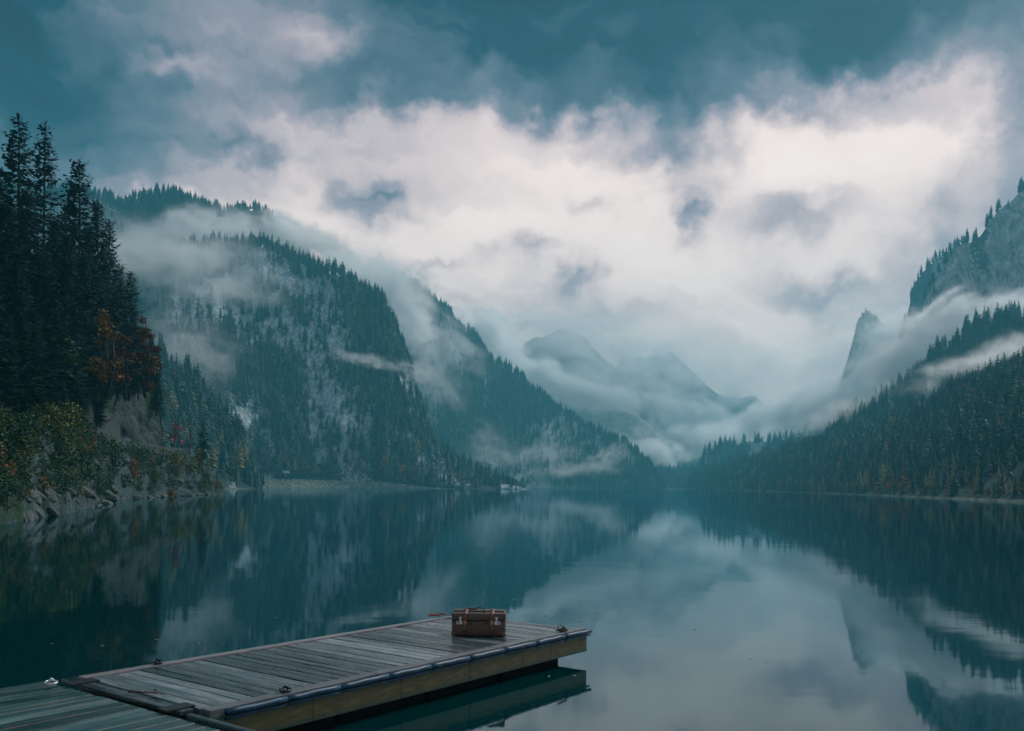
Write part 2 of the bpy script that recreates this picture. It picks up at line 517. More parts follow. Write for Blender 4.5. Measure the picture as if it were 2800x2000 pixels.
    def sample(s, n, rng, keep=None):
        """n points spread evenly over the face, thinned by keep(rock, beach, v, z)"""
        p = s.area.reshape(-1) / s.area.sum()
        c = rng.choice(p.size, n, p=p)
        i, j = np.divmod(c, s.area.shape[1])
        fu, fv = rng.random(n)[:, None], rng.random(n)[:, None]
        g = s.grid
        pos = (g[i, j] * (1 - fu) + g[i + 1, j] * fu) * (1 - fv) + (g[i, j + 1] * (1 - fu) + g[i + 1, j + 1] * fu) * fv
        rock = s.rock[i, j]; bea = s.beach[i, j]; v = s.V[i, j]
        cl = fbm(pos[:, 0] / 26, (pos[:, 1] + pos[:, 2] * 2) / 26, 3, 77)
        ok = (rng.random(n) > rock * 0.87) & (rng.random(n) < np.clip(.5 + (cl - .36) * 4, .4, 1)) & (bea < 0.2) & (pos[:, 2] > 0.2)
        return pos[ok], rock[ok], v[ok]
    def ridge_points(s, n, rng):
        t = rng.random(n) * (s.grid.shape[0] - 1)
        i = np.floor(t).astype(int); f = (t - i)[:, None]
        pos = s.grid[i, -1] * (1 - f) + s.grid[i + 1, -1] * f
        return pos[pos[:, 2] > 1.0]

SL = {}
# far peaks, almost lost in the cloud
SL['F2'] = Slope('far_mountain', [(1640, 1110, 1900), (1700, 985, 1900), (1735, 975, 1900), (1790, 962, 1900), (1830, 965, 1900), (1872, 1003, 1900), (1920, 1030, 1900), (1960, 1058, 1900), (2080, 1110, 1900), (2200, 1180, 1900)],
                 [(1640, 1700), (2200, 1700)], M_HILL, 90, 24, .9, 30, 31, label='faint far peak behind the valley cloud')
SL['F1'] = Slope('far_mountain', [(1390, 1000, 1600), (1440, 935, 1600), (1490, 912, 1600), (1540, 905, 1600), (1600, 928, 1600), (1640, 968, 1600), (1680, 1005, 1600), (1720, 1045, 1600), (1760, 1090, 1600), (1810, 1160, 1600), (1850, 1250, 1600)],
                 [(1390, 1450), (1850, 1450)], M_HILL, 90, 30, .9, 22, 33, label='hazy mountain with a rounded top in mid valley')
SL['F3'] = Slope('far_hill', [(1560, 1160, 1480), (1620, 1112, 1480), (1690, 1110, 1480), (1740, 1128, 1480), (1790, 1165, 1480), (1820, 1210, 1480), (1850, 1290, 1480)],
                 [(1560, 1400), (1850, 1400)], M_HILL, 70, 24, .9, 14, 35, label='low hazy spur under the valley cloud')
# left back ridge
SL['D'] = Slope('mountain', [(-150, 500, 860), (100, 500, 860), (250, 522, 860), (330, 545, 860), (400, 556, 860), (480, 552, 860), (560, 575, 860), (640, 592, 860), (720, 612, 860), (790, 645, 860), (850, 700, 860), (930, 800, 860), (1000, 900, 860)],
                [(-150, 790), (1000, 790)], M_HILL, 140, 40, .9, 16, 41, rock_bias=-.3, label='forested back ridge high on the left')
# second mountain on the left
SL['E'] = Slope('mountain', [(900, 860, 1200), (1000, 800, 1200), (1068, 768, 1200), (1130, 790, 1200), (1216, 838, 1200), (1260, 885, 1200), (1300, 918, 1200), (1340, 975, 1200), (1400, 1030, 1190), (1450, 1058, 1180), (1500, 1090, 1170), (1560, 1135, 1160), (1600, 1160, 1150), (1660, 1185, 1140), (1700, 1208, 1130), (1740, 1245, 1120), (1800, 1310, 1110), (1820, 1336, 1100)],
                [(900, 950), (1240, 960), (1400, 1000), (1650, 1050), (1820, 1090)], M_HILL, 180, 60, 1.0, 18, 51, rock_bias=-.02, rock_scale=.02, beach=.012, label='blue hazy mountain sloping down to the right at mid valley')
# steep left mountain
def c_rock(U, V):
    return -.6 * (U < .2) + 0.55 * np.exp(-((U - .50) / .16) ** 2 - ((V - .60) / .10) ** 2) + .35 * np.exp(-((U - .35) / .12) ** 2 - ((V - .75) / .12) ** 2) - .5 * np.clip((.3 - V) / .3, 0, 1) - .35 * (U > .66) + .16 * (U < .62)
SL['C'] = Slope('mountain', [(200, 730, 740), (320, 715, 740), (450, 690, 740), (600, 678, 740), (700, 690, 740), (760, 705, 740), (850, 728, 735), (900, 745, 730), (940, 765, 725), (980, 792, 720), (1010, 812, 715), (1040, 832, 710), (1070, 890, 700), (1090, 935, 695), (1115, 1000, 690), (1135, 1068, 680), (1150, 1115, 675), (1180, 1190, 665), (1205, 1240, 660), (1250, 1278, 655), (1310, 1302, 650), (1380, 1320, 650), (1450, 1340, 650)],
                [(200, 420), (430, 480), (700, 560), (1000, 600), (1240, 610), (1450, 640)], M_HILLC, 240, 90, .95, 11, 61, rock_bias=.24, rock_scale=.03, beach=.034, rockv=c_rock, label='steep forested mountain with pale crags on the left')
# dark wooded spur behind the near cliff
SL['B'] = Slope('hillside', [(250, 900, 420), (380, 955, 420), (450, 1000, 415), (520, 1050, 410), (560, 1105, 405), (610, 1170, 400), (650, 1230, 395), (690, 1290, 390), (720, 1336, 385)],
                [(250, 260), (430, 290), (560, 330), (720, 375)], M_HILL, 90, 50, 1.0, 6, 71, rock_bias=-.5, rock_scale=.05, beach=.05, label='dark wooded spur behind the near cliff')
# low wooded valley floor at the head of the lake
SL['G'] = Slope('valley_floor', [(1280, 1310, 1380), (1500, 1312, 1380), (1657, 1311, 1380), (1790, 1302, 1380), (1890, 1294, 1380), (2000, 1290, 1380)],
                [(1280, 1180), (1500, 1200), (1800, 1220), (2000, 1200)], M_HILL, 90, 16, 1.2, 4, 81, rock_bias=-.4, beach=.05, label='low wooded flat at the head of the lake')
# right side
SL['H2'] = Slope('hill', [(1905, 1310, 1320), (1926, 1250, 1310), (1950, 1228, 1300), (2000, 1220, 1290), (2122, 1205, 1280), (2200, 1192, 1270), (2350, 1170, 1260)],
                 [(1905, 1200), (2350, 1200)], M_HILL, 60, 24, .8, 10, 85, rock_bias=-.3, label='rounded wooded hill behind the right shore')
SL['K'] = Slope('rock_fin', [(2288, 1080, 1300), (2300, 1040, 1300), (2318, 980, 1300), (2334, 925, 1300), (2346, 870, 1300), (2368, 848, 1300), (2400, 870, 1305), (2440, 905, 1310), (2500, 920, 1320), (2600, 900, 1330)],
                 [(2300, 1250), (2600, 1250)], M_CLIFF, 80, 40, .9, 6, 87, rock_bias=.1, rock_scale=.02, label='dark leaning rock fin half hidden in cloud')
SL['J2'] = Slope('mountain', [(2440, 1040, 1060), (2480, 860, 1060), (2503, 765, 1060), (2560, 708, 1060), (2620, 684, 1060), (2700, 650, 1060), (2800, 600, 1060)],
                 [(2440, 980), (2800, 980)], M_CLIFF, 70, 40, .9, 12, 89, rock_bias=-.1, label='faint back shoulder of the right cliff')
SL['J'] = Slope('mountain', [(2380, 1160, 800), (2450, 1040, 800), (2510, 900, 800), (2535, 810, 800), (2575, 740, 800), (2620, 690, 800), (2680, 650, 800), (2719, 605, 800), (2748, 568, 800), (2800, 530, 800), (2900, 500, 800), (3050, 500, 800)],
                [(2380, 1200, 750), (2540, 1190, 750), (2800, 1150, 740), (3050, 1120, 730)], M_CLIFF, 130, 80, .85, 14, 91, rock_bias=.22, rock_scale=.02, label='pale rock cliff towering over the right shore')
SL['I'] = Slope('hillside', [(2180, 1290, 680), (2330, 1150, 660), (2420, 1090, 650), (2456, 1075, 640), (2560, 985, 630), (2654, 930, 620), (2765, 885, 610), (2850, 850, 600), (3050, 800, 590)],
                [(2180, 1300, 600), (2330, 1240, 560), (2560, 1180, 510), (2800, 1120, 480), (3050, 1050, 470)], M_HILL, 110, 30, .9, 8, 93, rock_bias=-.2, label='dark wooded shoulder above the mist on the right')
SL['H'] = Slope('hillside', [(1870, 1336, 1120), (1900, 1316, 1100), (1980, 1292, 980), (2100, 1268, 820), (2250, 1238, 660), (2400, 1200, 520), (2520, 1150, 440), (2650, 1100, 380), (2800, 1042, 335), (2950, 1000, 300), (3200, 950, 270)],
                [(1870, 1110), (1900, 1060), (1980, 820), (2100, 600), (2200, 470), (2350, 320), (2500, 235), (2650, 182), (2800, 147), (2950, 118), (3200, 90)], M_HILL, 260, 60, 1.25, 5, 95, rock_bias=-.75, rock_scale=.05, beach=.055, label='dark forest slope rising from the right shore')
# near cliff on the left
NEAR_R = [(-260, 1130, 34), (-120, 1140, 44), (0, 1150, 54), (120, 1150, 70), (230, 1185, 84), (330, 1213, 118), (420, 1224, 134), (500, 1234, 150), (545, 1255, 160), (585, 1300, 170), (618, 1349, 176)]
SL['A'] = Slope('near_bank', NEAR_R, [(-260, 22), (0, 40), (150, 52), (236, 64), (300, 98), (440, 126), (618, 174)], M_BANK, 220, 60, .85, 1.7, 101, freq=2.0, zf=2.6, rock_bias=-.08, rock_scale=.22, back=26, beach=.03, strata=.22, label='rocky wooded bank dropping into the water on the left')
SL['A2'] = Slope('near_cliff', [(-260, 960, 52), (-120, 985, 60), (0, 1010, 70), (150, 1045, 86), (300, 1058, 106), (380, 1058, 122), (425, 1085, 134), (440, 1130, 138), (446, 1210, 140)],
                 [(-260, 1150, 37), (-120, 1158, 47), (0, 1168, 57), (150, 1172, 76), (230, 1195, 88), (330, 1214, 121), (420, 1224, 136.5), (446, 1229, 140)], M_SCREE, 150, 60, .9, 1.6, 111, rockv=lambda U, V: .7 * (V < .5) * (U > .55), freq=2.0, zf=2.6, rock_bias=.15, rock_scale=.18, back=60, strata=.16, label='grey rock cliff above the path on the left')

def hit(px, py, keys):
    o = Vector((0, 0, CAMZ)); d = ray(px, py).normalized()
    best = None
    for k in keys:
        h = SL[k].bvh.ray_cast(o, d)
        if h[0] is not None and (best is None or h[3] < best[3]):
            best = h
    return best[0] if best else None
def drop(x, y, keys):
    best = None
    for k in keys:
        h = SL[k].bvh.ray_cast(Vector((x, y, 900)), Vector((0, 0, -1)))
        if h[0] is not None and (best is None or h[0].z > best.z):
            best = h[0]
    return best

# ------------------------------------------------------------------ trees
def simple_conifer(seed, w=.17, layers=15, nb=8, clear=.1, gap=.12, ragged=.35):
    """unit-height conifer: (trunk arrays, crown arrays)"""
    r = random.Random(seed)
    trunk = tube_arrays([(0, 0, -.06), (0, 0, .5), (0, 0, .99)], [.012, .008, .001], 5)
    V, Fc = [], []
    for k in range(layers):
        t = (k + .5) / layers
        z = clear + (1 - clear) * t
        rad = w * ((1 - t) ** .75) * (1 - .35 * max(0, .2 - t) / .2) + .012
        n = nb if t < .8 else nb - 3
        a0 = r.random() * 6.28
        for b in range(n):
            if r.random() < gap:
                continue
            a = a0 + 6.2832 * b / n + r.uniform(-.25, .25)
            L = rad * r.uniform(1 - ragged, 1 + ragged)
            dz = -L * r.uniform(.25, .75) * (1.2 - t)
            wd = L * r.uniform(.28, .5)
            c, s = math.cos(a), math.sin(a)
            zz = z + r.uniform(-.012, .012)
            o = len(V)
            V += [(0, 0, zz + .03), (c * L * .55 - s * wd, s * L * .55 + c * wd, zz + dz * .55 - .012), (c * L, s * L, zz + dz), (c * L * .55 + s * wd, s * L * .55 - c * wd, zz + dz * .55 - .012), (c * L * .5, s * L * .5, zz + dz * .3 + .018)]
            Fc += [(o, o + 1, o + 4), (o + 1, o + 2, o + 4), (o + 2, o + 3, o + 4), (o + 3, o, o + 4)]
    o = len(V)
    V += [(.012, 0, .95), (-.008, .01, .95), (-.008, -.01, .95), (0, 0, 1.02)]
    Fc += [(o, o + 1, o + 3), (o + 1, o + 2, o + 3), (o + 2, o, o + 3)]
    return trunk, (V, Fc)
def leaf_cloud(r, cs, n, size, sq=.8):
    """n small leaf clumps scattered through the given clump spheres"""
    V, Fc = [], []
    for _ in range(n):
        c, rad = r.choice(cs)
        d = Vector((r.gauss(0, 1), r.gauss(0, 1), r.gauss(0, 1) * sq)).normalized() * rad * (r.random() ** .45)
        p = Vector(c) + d
        a = Vector((r.gauss(0, 1), r.gauss(0, 1), r.gauss(0, .5))).normalized()
        b = a.cross(Vector((r.gauss(0, 1), r.gauss(0, 1), r.gauss(0, 1)))).normalized()
        s = size * r.uniform(.5, 1.4)
        o = len(V)
        V += [p + a * s, p + b * s * .55, p - a * s * .8, p - b * s * .6]
        Fc += [(o, o + 1, o + 2), (o, o + 2, o + 3)]
    return V, Fc
def simple_broadleaf(seed, w=.28, n=170, size=.034, low=.25, thin=False):
    r = random.Random(seed)
    parts = [tube_arrays([(0, 0, -.05), (.01, 0, .3), (.0, .01, .62)], [.018, .013, .006], 5)]
    cs = []
    for k in range(9):
        a = r.random() * 6.28; z = r.uniform(low + .1, .9)
        rr = w * r.uniform(.25, .75) * math.sin(math.pi * min(1, max(.12, (z - low + .1) / (1.15 - low)))) * 1.1
        e = (math.cos(a) * rr, math.sin(a) * rr, z)
        parts.append(tube_arrays([(0, 0, max(.15, z - .28)), e], [.007, .002], 4, False))
        cs.append((e, w * r.uniform(.32, .55)))
    cs.append(((0, 0, .62), w * .55))
    return joinm(parts), leaf_cloud(r, cs, n, size)

def merged(name, trunk, crown, mt, mc):
    V, Fc = joinm([trunk, crown])
    me = mesh(name, V, Fc, False, [0] * len(trunk[1]) + [1] * len(crown[1]))
    me.materials.append(mt); me.materials.append(mc)
    return me
PROTO = []      # (kind, trunk mesh, crown mesh, merged mesh)
def add_proto(kind, tc_, mt, mc):
    tr, cr = tc_
    tm = mesh('trunk', *tr, True); tm.materials.append(mt)
    cm = mesh('crown', *cr); cm.materials.append(mc)
    PROTO.append((kind, tm, cm, merged(kind, tr, cr, mt, mc)))
add_proto('spruce_tree', simple_conifer(1, .21), M_BARK, M_SPRUCE)
add_proto('spruce_tree', simple_conifer(2, .155, 16, 8, .06), M_BARK, M_SPRUCE)
add_proto('spruce_tree', simple_conifer(3, .18, 13, 7, .3, .25, .5), M_PBARK, M_SPRUCE)
add_proto('spruce_tree', simple_conifer(4, .235, 14, 9, .08, .1), M_BARK, M_SPRUCE)
add_proto('pale_conifer', simple_conifer(5, .17, 13, 7, .2, .3, .5), M_PBARK, M_PALE)
add_proto('larch_tree', simple_conifer(6, .15, 13, 7, .15, .25, .45), M_PBARK, M_LARCH)
add_proto('autumn_tree', simple_broadleaf(7, .30, 190), M_BARK, M_RUST)
add_proto('bare_tree', simple_broadleaf(8, .30, 170, .026), M_PBARK, M_BARE)
add_proto('autumn_tree', simple_broadleaf(9, .26, 190), M_BARK, M_GOLD)
add_proto('shrub', simple_broadleaf(10, .5, 150, .06, .05), M_BARK, M_GREEN)
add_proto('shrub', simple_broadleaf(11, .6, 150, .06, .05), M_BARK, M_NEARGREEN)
add_proto('shrub', simple_broadleaf(12, .55, 150, .06, .05), M_BARK, M_YELLOW)
pcol = bpy.data.collections.new('forest_kinds')
for i, p in enumerate(PROTO):
    o = bpy.data.objects.new('kind%02d' % i, p[3])
    pcol.objects.link(o)

def forest_group():
    ng = bpy.data.node_groups.new('forest_scatter', 'GeometryNodeTree')
    ng.interface.new_socket('Geometry', in_out='INPUT', socket_type='NodeSocketGeometry')
    ng.interface.new_socket('Geometry', in_out='OUTPUT', socket_type='NodeSocketGeometry')
    gi = ng.nodes.new('NodeGroupInput'); go = ng.nodes.new('NodeGroupOutput')
    ci = ng.nodes.new('GeometryNodeCollectionInfo')
    ci.inputs['Collection'].default_value = pcol
    ci.inputs['Separate Children'].default_value = True
    ci.inputs['Reset Children'].default_value = True
    iop = ng.nodes.new('GeometryNodeInstanceOnPoints')
    iop.inputs['Pick Instance'].default_value = True
    def attr(name, typ):
        a = ng.nodes.new('GeometryNodeInputNamedAttribute'); a.data_type = typ
        a.inputs['Name'].default_value = name
        return [o for o in a.outputs if o.name == 'Attribute' and o.enabled][0]
    L = ng.links.new
    L(gi.outputs[0], iop.inputs['Points'])
    L(ci.outputs[0], iop.inputs['Instance'])
    L(attr('idx', 'INT'), iop.inputs['Instance Index'])
    L(attr('rot', 'FLOAT_VECTOR'), iop.inputs['Rotation'])
    L(attr('scl', 'FLOAT_VECTOR'), iop.inputs['Scale'])
    L(iop.outputs[0], go.inputs[0])
    return ng
FG = forest_group()
def forest(pos, idx, hgt, label, rng):
    n = len(pos)
    me = bpy.data.meshes.new('forest')
    me.from_pydata([tuple(p) for p in pos.tolist()], [], [])
    me.attributes.new('idx', 'INT', 'POINT').data.foreach_set('value', idx.astype(np.int32))
    rot = np.zeros((n, 3), np.float32); rot[:, 2] = rng.random(n) * 6.28; rot[:, :2] = rng.normal(0, .03, (n, 2))
    me.attributes.new('rot', 'FLOAT_VECTOR', 'POINT').data.foreach_set('vector', rot.reshape(-1))
    s = np.stack([hgt * rng.uniform(.8, 1.25, n), hgt * rng.uniform(.8, 1.25, n), hgt], 1).astype(np.float32)
    me.attributes.new('scl', 'FLOAT_VECTOR', 'POINT').data.foreach_set('vector', s.reshape(-1))
    o = tag(link('forest', me), label, kind='stuff')
    md = o.modifiers.new('scatter', 'NODES'); md.node_group = FG
    return o

rng = np.random.default_rng(11)
# mixture of kinds by hillside: spruce x4, pale, larch, rust, bare, gold
MIXES = {
    'D': ([.3, .25, .15, .25, .03, .0, .01, .01, .0], 5200, 8.5, .0, 'dark forest on the high left ridge'),
    'E': ([.27, .24, .15, .2, .06, .01, .02, .05, .0], 10000, 10.5, .0, 'blue hazy forest on the mid valley mountain'),
    'C': ([.13, .11, .14, .12, .26, .02, .015, .195, .01], 12000, 10, .0, 'forest clinging to the steep left mountain'),
    'B': ([.24, .2, .12, .2, .08, .03, .03, .08, .02], 1500, 10, .0, 'dark forest on the spur behind the near cliff'),
    'G': ([.3, .28, .1, .24, .04, .01, .01, .02, .0], 2600, 14, .0, 'dense treeline at the head of the lake'),
    'H2': ([.3, .25, .1, .25, .04, .01, .02, .03, .0], 900, 13, .0, 'misty forest on the hill behind the right shore'),
    'I': ([.3, .25, .14, .25, .03, .0, .01, .02, .0], 1900, 12.5, .0, 'dark forest on the shoulder above the right mist'),
    'J': ([.3, .25, .14, .25, .03, .0, .01, .02, .0], 1300, 9.5, .9, 'trees along the top of the pale right cliff'),
    'J2': ([.3, .25, .14, .25, .03, .0, .01, .02, .0], 500, 9.5, .9, 'faint trees on the back shoulder of the right cliff'),
    'K': ([.3, .25, .14, .25, .03, .0, .01, .02, .0], 12, 5, .9, 'sparse trees on the leaning rock fin'),
    'H': ([.20, .18, .15, .17, .17, .06, .02, .04, .02], 6800, 11, .0, 'dense conifer forest on the right slope'),
}
cand = []
FORESTS = {}
for key, (mixv, n, h, topw, lab) in MIXES.items():
    s = SL[key]
    pos, rock, v = s.sample(n, rng)
    if topw > 0:
        ok = rng.random(len(pos)) < np.clip((v - (1 - .16)) / .1, .06, 1) if key != 'K' else rng.random(len(pos)) < .5
        pos, rock, v = pos[ok], rock[ok], v[ok]
    rp = s.ridge_points(max(60, n // 16), rng)
    pos = np.concatenate([pos, rp]); v = np.concatenate([v, np.ones(len(rp))])
    m = len(pos)
    mixp = np.array(mixv) / sum(mixv)
    idx = rng.choice(len(mixp), m, p=mixp)
    low = v < .14                                     # the waterside is more mixed and more autumnal
    sw = low & (rng.random(m) < .45)
    idx[sw] = rng.choice([4, 5, 6, 7, 8], sw.sum(), p=[.2, .2, .25, .2, .15])
    hh = h * np.clip(rng.lognormal(0, .26, m), .5, 1.45)
    if key == 'H':
        hh *= np.clip(.62 + .38 * (pos[:, 1] - 150) / 350, .62, 1.1)
    hh = np.where(idx >= 6, hh * .68, hh)
    hh *= np.clip(.5 + pos[:, 2] / 22, .5, 1)
    pos[:, 2] -= .15
    size = hh / pos[:, 1]
    FORESTS[key] = [pos, idx, hh, lab]
    q = pos[:, 0] / pos[:, 1] * F + 1400
    inview = (q > -10) & (q < 2810) & (v < .97)
    for i in np.nonzero(inview)[0]:
        cand.append((size[i], key, i))
cand.sort(key=lambda t: -t[0])
N_SINGLE = 225
LABELS = {'H': ('on the right shore slope', 'trees of the right shore forest'), 'B': ('on the spur behind the near cliff', 'trees on the spur behind the near cliff'), 'C': ('at the foot of the steep left mountain', 'trees at the foot of the left mountain')}
KINDLAB = {'spruce_tree': ('dark green spruce', 'conifer'), 'pale_conifer': ('pale grey-green slender conifer', 'conifer'), 'larch_tree': ('yellowing larch', 'larch'), 'autumn_tree': ('autumn-coloured broadleaf tree', 'tree'), 'bare_tree': ('bare greyish leafless tree', 'tree')}
single = {}
for sz, key, i in cand:
    if len(single) >= N_SINGLE:
        break
    if key in LABELS:
        single[(key, i)] = True
for key, (pos, idx, hh, lab) in FORESTS.items():
    m = np.ones(len(pos), bool)
    for (k2, i) in single:
        if k2 == key:
            m[i] = False
    forest(pos[m], idx[m], hh[m], lab, rng)
for (key, i) in single:
    pos, idx, hh, lab = FORESTS[key]
    kind, tm, cm, mg = PROTO[idx[i]]
    kl, cat = KINDLAB[kind]
    if idx[i] == 6: kl = 'rust-red autumn tree'
    if idx[i] == 8: kl = 'golden autumn tree'
    where, grp = LABELS[key]
    e = empty(kind, tuple(pos[i]), random.uniform(0, 6.28))
    s = float(hh[i]); e.scale = (s * random.uniform(.8, 1.25), s * random.uniform(.8, 1.25), s)
    tag(e, f'{kl} standing in the forest {where}', cat, f'{kl}{"es" if kl.endswith("ch") else "s"}, {grp}')
    for nm, me in (('trunk', tm), ('crown', cm)):
        c = bpy.data.objects.new(nm, me); COL.objects.link(c); c.parent = e

# ---- tall detailed conifers on the near left cliff
def detailed_conifer(seed, h, w, low=.1, dens=1.0):
    r = random.Random(seed)
    path = [(0, 0, -1.0)]
    x = y = 0
    for k in range(1, 9):
        x += r.uniform(-.06, .06); y += r.uniform(-.06, .06)
        path.append((x, y, h * k / 8 * .995))
    trunk = tube_arrays(path, [h * .0125 * (1 - .95 * k / 8) + .012 for k in range(9)], 7)
    def axis(z):
        t = max(0, min(7.999, z / h * 8)); i = int(t); f = t - i
        a, b = Vector(path[i]) if i else Vector((0, 0, 0)), Vector(path[i + 1])
        q = a.lerp(b, f); return q.x, q.y
    V, Fc = [], []
    z = low * h
    while z < h * .985:
        t = z / h
        base = w * min(1, (1 - t) * 1.15 + .05) ** .62 * (.55 + .45 * min(1, (t - low + .12) / .25))
        n = r.choice((6, 7, 8)) if t < .85 else 6
        a0 = r.random() * 6.28
        lump = r.uniform(.72, 1.15)
        for b in range(n):
            if r.random() < .1: continue
            a = a0 + 6.283 * b / n + r.uniform(-.35, .35)
            L = base * lump * r.uniform(.6, 1.15) + .15
            c, s = math.cos(a), math.sin(a)
            el = R(-22 + 58 * t ** 1.4 + r.uniform(-10, 10))
            ax, ay = axis(z)
            pts = []
            for k in range(6):
                q = k / 5
                rr = L * q * math.cos(el)
                zz = L * q * math.sin(el) - L * .16 * math.sin(q * 2.6) + L * .10 * q * q
                pts.append(Vector((ax + c * rr, ay + s * rr, z + zz)))
            o = len(V)          # the woody branch itself, a thin ribbon
            for k in range(5):
                wv_ = Vector((-s, c, 0)) * .035 * (1 - k / 6)
                V += [pts[k] - wv_, pts[k] + wv_, pts[k + 1]]
                Fc.append((o + 3 * k, o + 3 * k + 1, o + 3 * k + 2))
            ns = max(3, int(L / .2 * dens))
            for k in range(ns):
                q = .16 + .84 * (k + r.random()) / ns
                f = q * 5; i = min(4, int(f)); p = pts[i].lerp(pts[i + 1], f - i)
                for sg in (-1, 1):
                    if r.random() < .1: continue
                    ln = (.22 * L * (1.15 - q) + .26) * r.uniform(.6, 1.25)
                    th = a + sg * R(r.uniform(28, 62))
                    d = Vector((math.cos(th), math.sin(th), r.uniform(-.45, .12))) * ln
                    sd = Vector((-math.sin(th), math.cos(th), r.uniform(-.5, .5))) * ln * r.uniform(.24, .40)
                    o = len(V)
                    V += [p, p + d * .55 + sd, p + d, p + d * .5 - sd + Vector((0, 0, -.06))]
                    Fc += [(o, o + 1, o + 2), (o, o + 2, o + 3)]
        z += r.uniform(.30, .52) * (1 if t < .8 else .7)
    for k in range(14):
        a = r.random() * 6.28; zz = h * r.uniform(.955, .995)
        ln = r.uniform(.2, .5)
        o = len(V)
        p = Vector((*axis(zz), zz)); d = Vector((math.cos(a) * ln * .6, math.sin(a) * ln * .6, ln * .7)); sd = Vector((-math.sin(a), math.cos(a), 0)) * .08
        V += [p, p + d * .5 + sd, p + d, p + d * .5 - sd]
        Fc += [(o, o + 1, o + 2), (o, o + 2, o + 3)]
    return trunk, (V, Fc)
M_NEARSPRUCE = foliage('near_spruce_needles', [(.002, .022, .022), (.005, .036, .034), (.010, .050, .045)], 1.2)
BIG = []; BIGARR = []; pcol_n = len(PROTO)
for k, (h, w, low) in enumerate([(20, 3.3, .10), (20, 2.7, .06), (20, 3.0, .22), (20, 3.9, .05)]):
    tr, cr = detailed_conifer(200 + k, h, w, low)
    tm = mesh('trunk', *tr, True); tm.materials.append(M_BARK)
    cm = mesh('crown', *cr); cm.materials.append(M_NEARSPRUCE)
    BIG.append((tm, cm)); BIGARR.append((tr, cr))
def big_tree(px, top, base, Y, var, label, group=None, sw=1.0):
    b0 = P(px, base, Y); t0 = P(px, top, Y)
    h = t0.z - b0.z
    e = empty('tall_spruce', b0, random.uniform(0, 6.28))
    e.scale = (h / 20 * sw, h / 20 * sw, h / 20)
    tag(e, label, 'spruce', group)
    for nm, me in zip(('trunk', 'crown'), BIG[var]):
        c = bpy.data.objects.new(nm, me); COL.objects.link(c); c.parent = e
    return e
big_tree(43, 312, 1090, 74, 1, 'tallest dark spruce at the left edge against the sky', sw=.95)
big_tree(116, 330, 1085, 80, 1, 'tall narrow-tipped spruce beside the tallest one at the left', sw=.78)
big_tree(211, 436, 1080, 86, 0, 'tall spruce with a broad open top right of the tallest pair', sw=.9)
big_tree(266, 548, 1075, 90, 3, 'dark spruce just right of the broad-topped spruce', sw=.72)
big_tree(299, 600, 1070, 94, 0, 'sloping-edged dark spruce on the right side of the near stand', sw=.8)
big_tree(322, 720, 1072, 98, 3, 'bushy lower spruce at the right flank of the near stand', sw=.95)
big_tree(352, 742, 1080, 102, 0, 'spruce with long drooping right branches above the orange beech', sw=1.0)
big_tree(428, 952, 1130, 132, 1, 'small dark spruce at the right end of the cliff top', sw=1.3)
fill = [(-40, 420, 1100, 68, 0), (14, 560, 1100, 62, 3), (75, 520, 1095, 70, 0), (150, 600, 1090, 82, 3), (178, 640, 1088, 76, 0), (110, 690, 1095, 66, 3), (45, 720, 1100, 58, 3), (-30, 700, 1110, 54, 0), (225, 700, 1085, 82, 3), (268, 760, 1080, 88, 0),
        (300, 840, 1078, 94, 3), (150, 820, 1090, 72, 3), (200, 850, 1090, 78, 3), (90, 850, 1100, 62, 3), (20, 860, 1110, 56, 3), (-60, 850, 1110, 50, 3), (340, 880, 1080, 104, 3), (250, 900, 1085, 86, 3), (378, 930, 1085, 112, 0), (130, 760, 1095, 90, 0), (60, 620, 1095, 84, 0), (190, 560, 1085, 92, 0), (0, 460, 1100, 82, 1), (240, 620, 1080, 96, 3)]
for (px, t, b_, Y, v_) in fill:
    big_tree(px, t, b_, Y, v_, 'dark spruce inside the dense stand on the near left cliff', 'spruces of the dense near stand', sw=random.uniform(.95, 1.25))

for k_ in (0, 3):
    tr_, cr_ = BIGARR[k_]
    o_ = bpy.data.objects.new('kind%02d' % pcol_n, merged('spruce_tree', ([Vector(q) / 20 for q in tr_[0]], tr_[1]), ([Vector(q) / 20 for q in cr_[0]], cr_[1]), M_BARK, M_NEARSPRUCE))
    pcol.objects.link(o_); pcol_n += 1
# understorey of the stand and ground shrubs of the bank: too dense to count
add_n = len(PROTO)
pos, idx, hh = [], [], []
for k in range(900):
    px = rng.uniform(-200, 440); Y = rng.uniform(60, 135)
    w_ = P(px, HOR, Y); q = drop(w_.x, w_.y, ['A2'])
    if q is not None and q.z > 5:
        pos.append(q); idx.append(rng.choice([12, 13])); hh.append(rng.uniform(4, 9.5))
forest(np.array([tuple(p) for p in pos]), np.array(idx), np.array(hh), 'dark young conifers filling the stand on the near cliff', rng)
for key, n, lab in (('A', 3600, 'low shrubs and weeds covering the near bank'), ('A2', 700, 'shrubs clinging to the near cliff')):
    p_, rk, v_ = SL[key].sample(n, rng)
    qx_ = p_[:, 0] / p_[:, 1] * F + 1400
    bare = ((key == 'A') & (v_ > .80) & (qx_ > 300)) | ((key == 'A2') & (v_ < .5) & (qx_ > 215))
    ok = (p_[:, 2] > .5) & ~(bare & (rng.random(len(p_)) < np.where(key == 'A', .9, .55))) & (rng.random(len(p_)) > rk * .6)
    p_ = p_[ok]; m_ = len(p_)
    forest(p_, rng.choice([9, 10, 7, 6, 8, 11], m_, p=[.30, .43, .07, .04, .05, .11]), rng.uniform(.4, 1.5, m_), lab, rng)

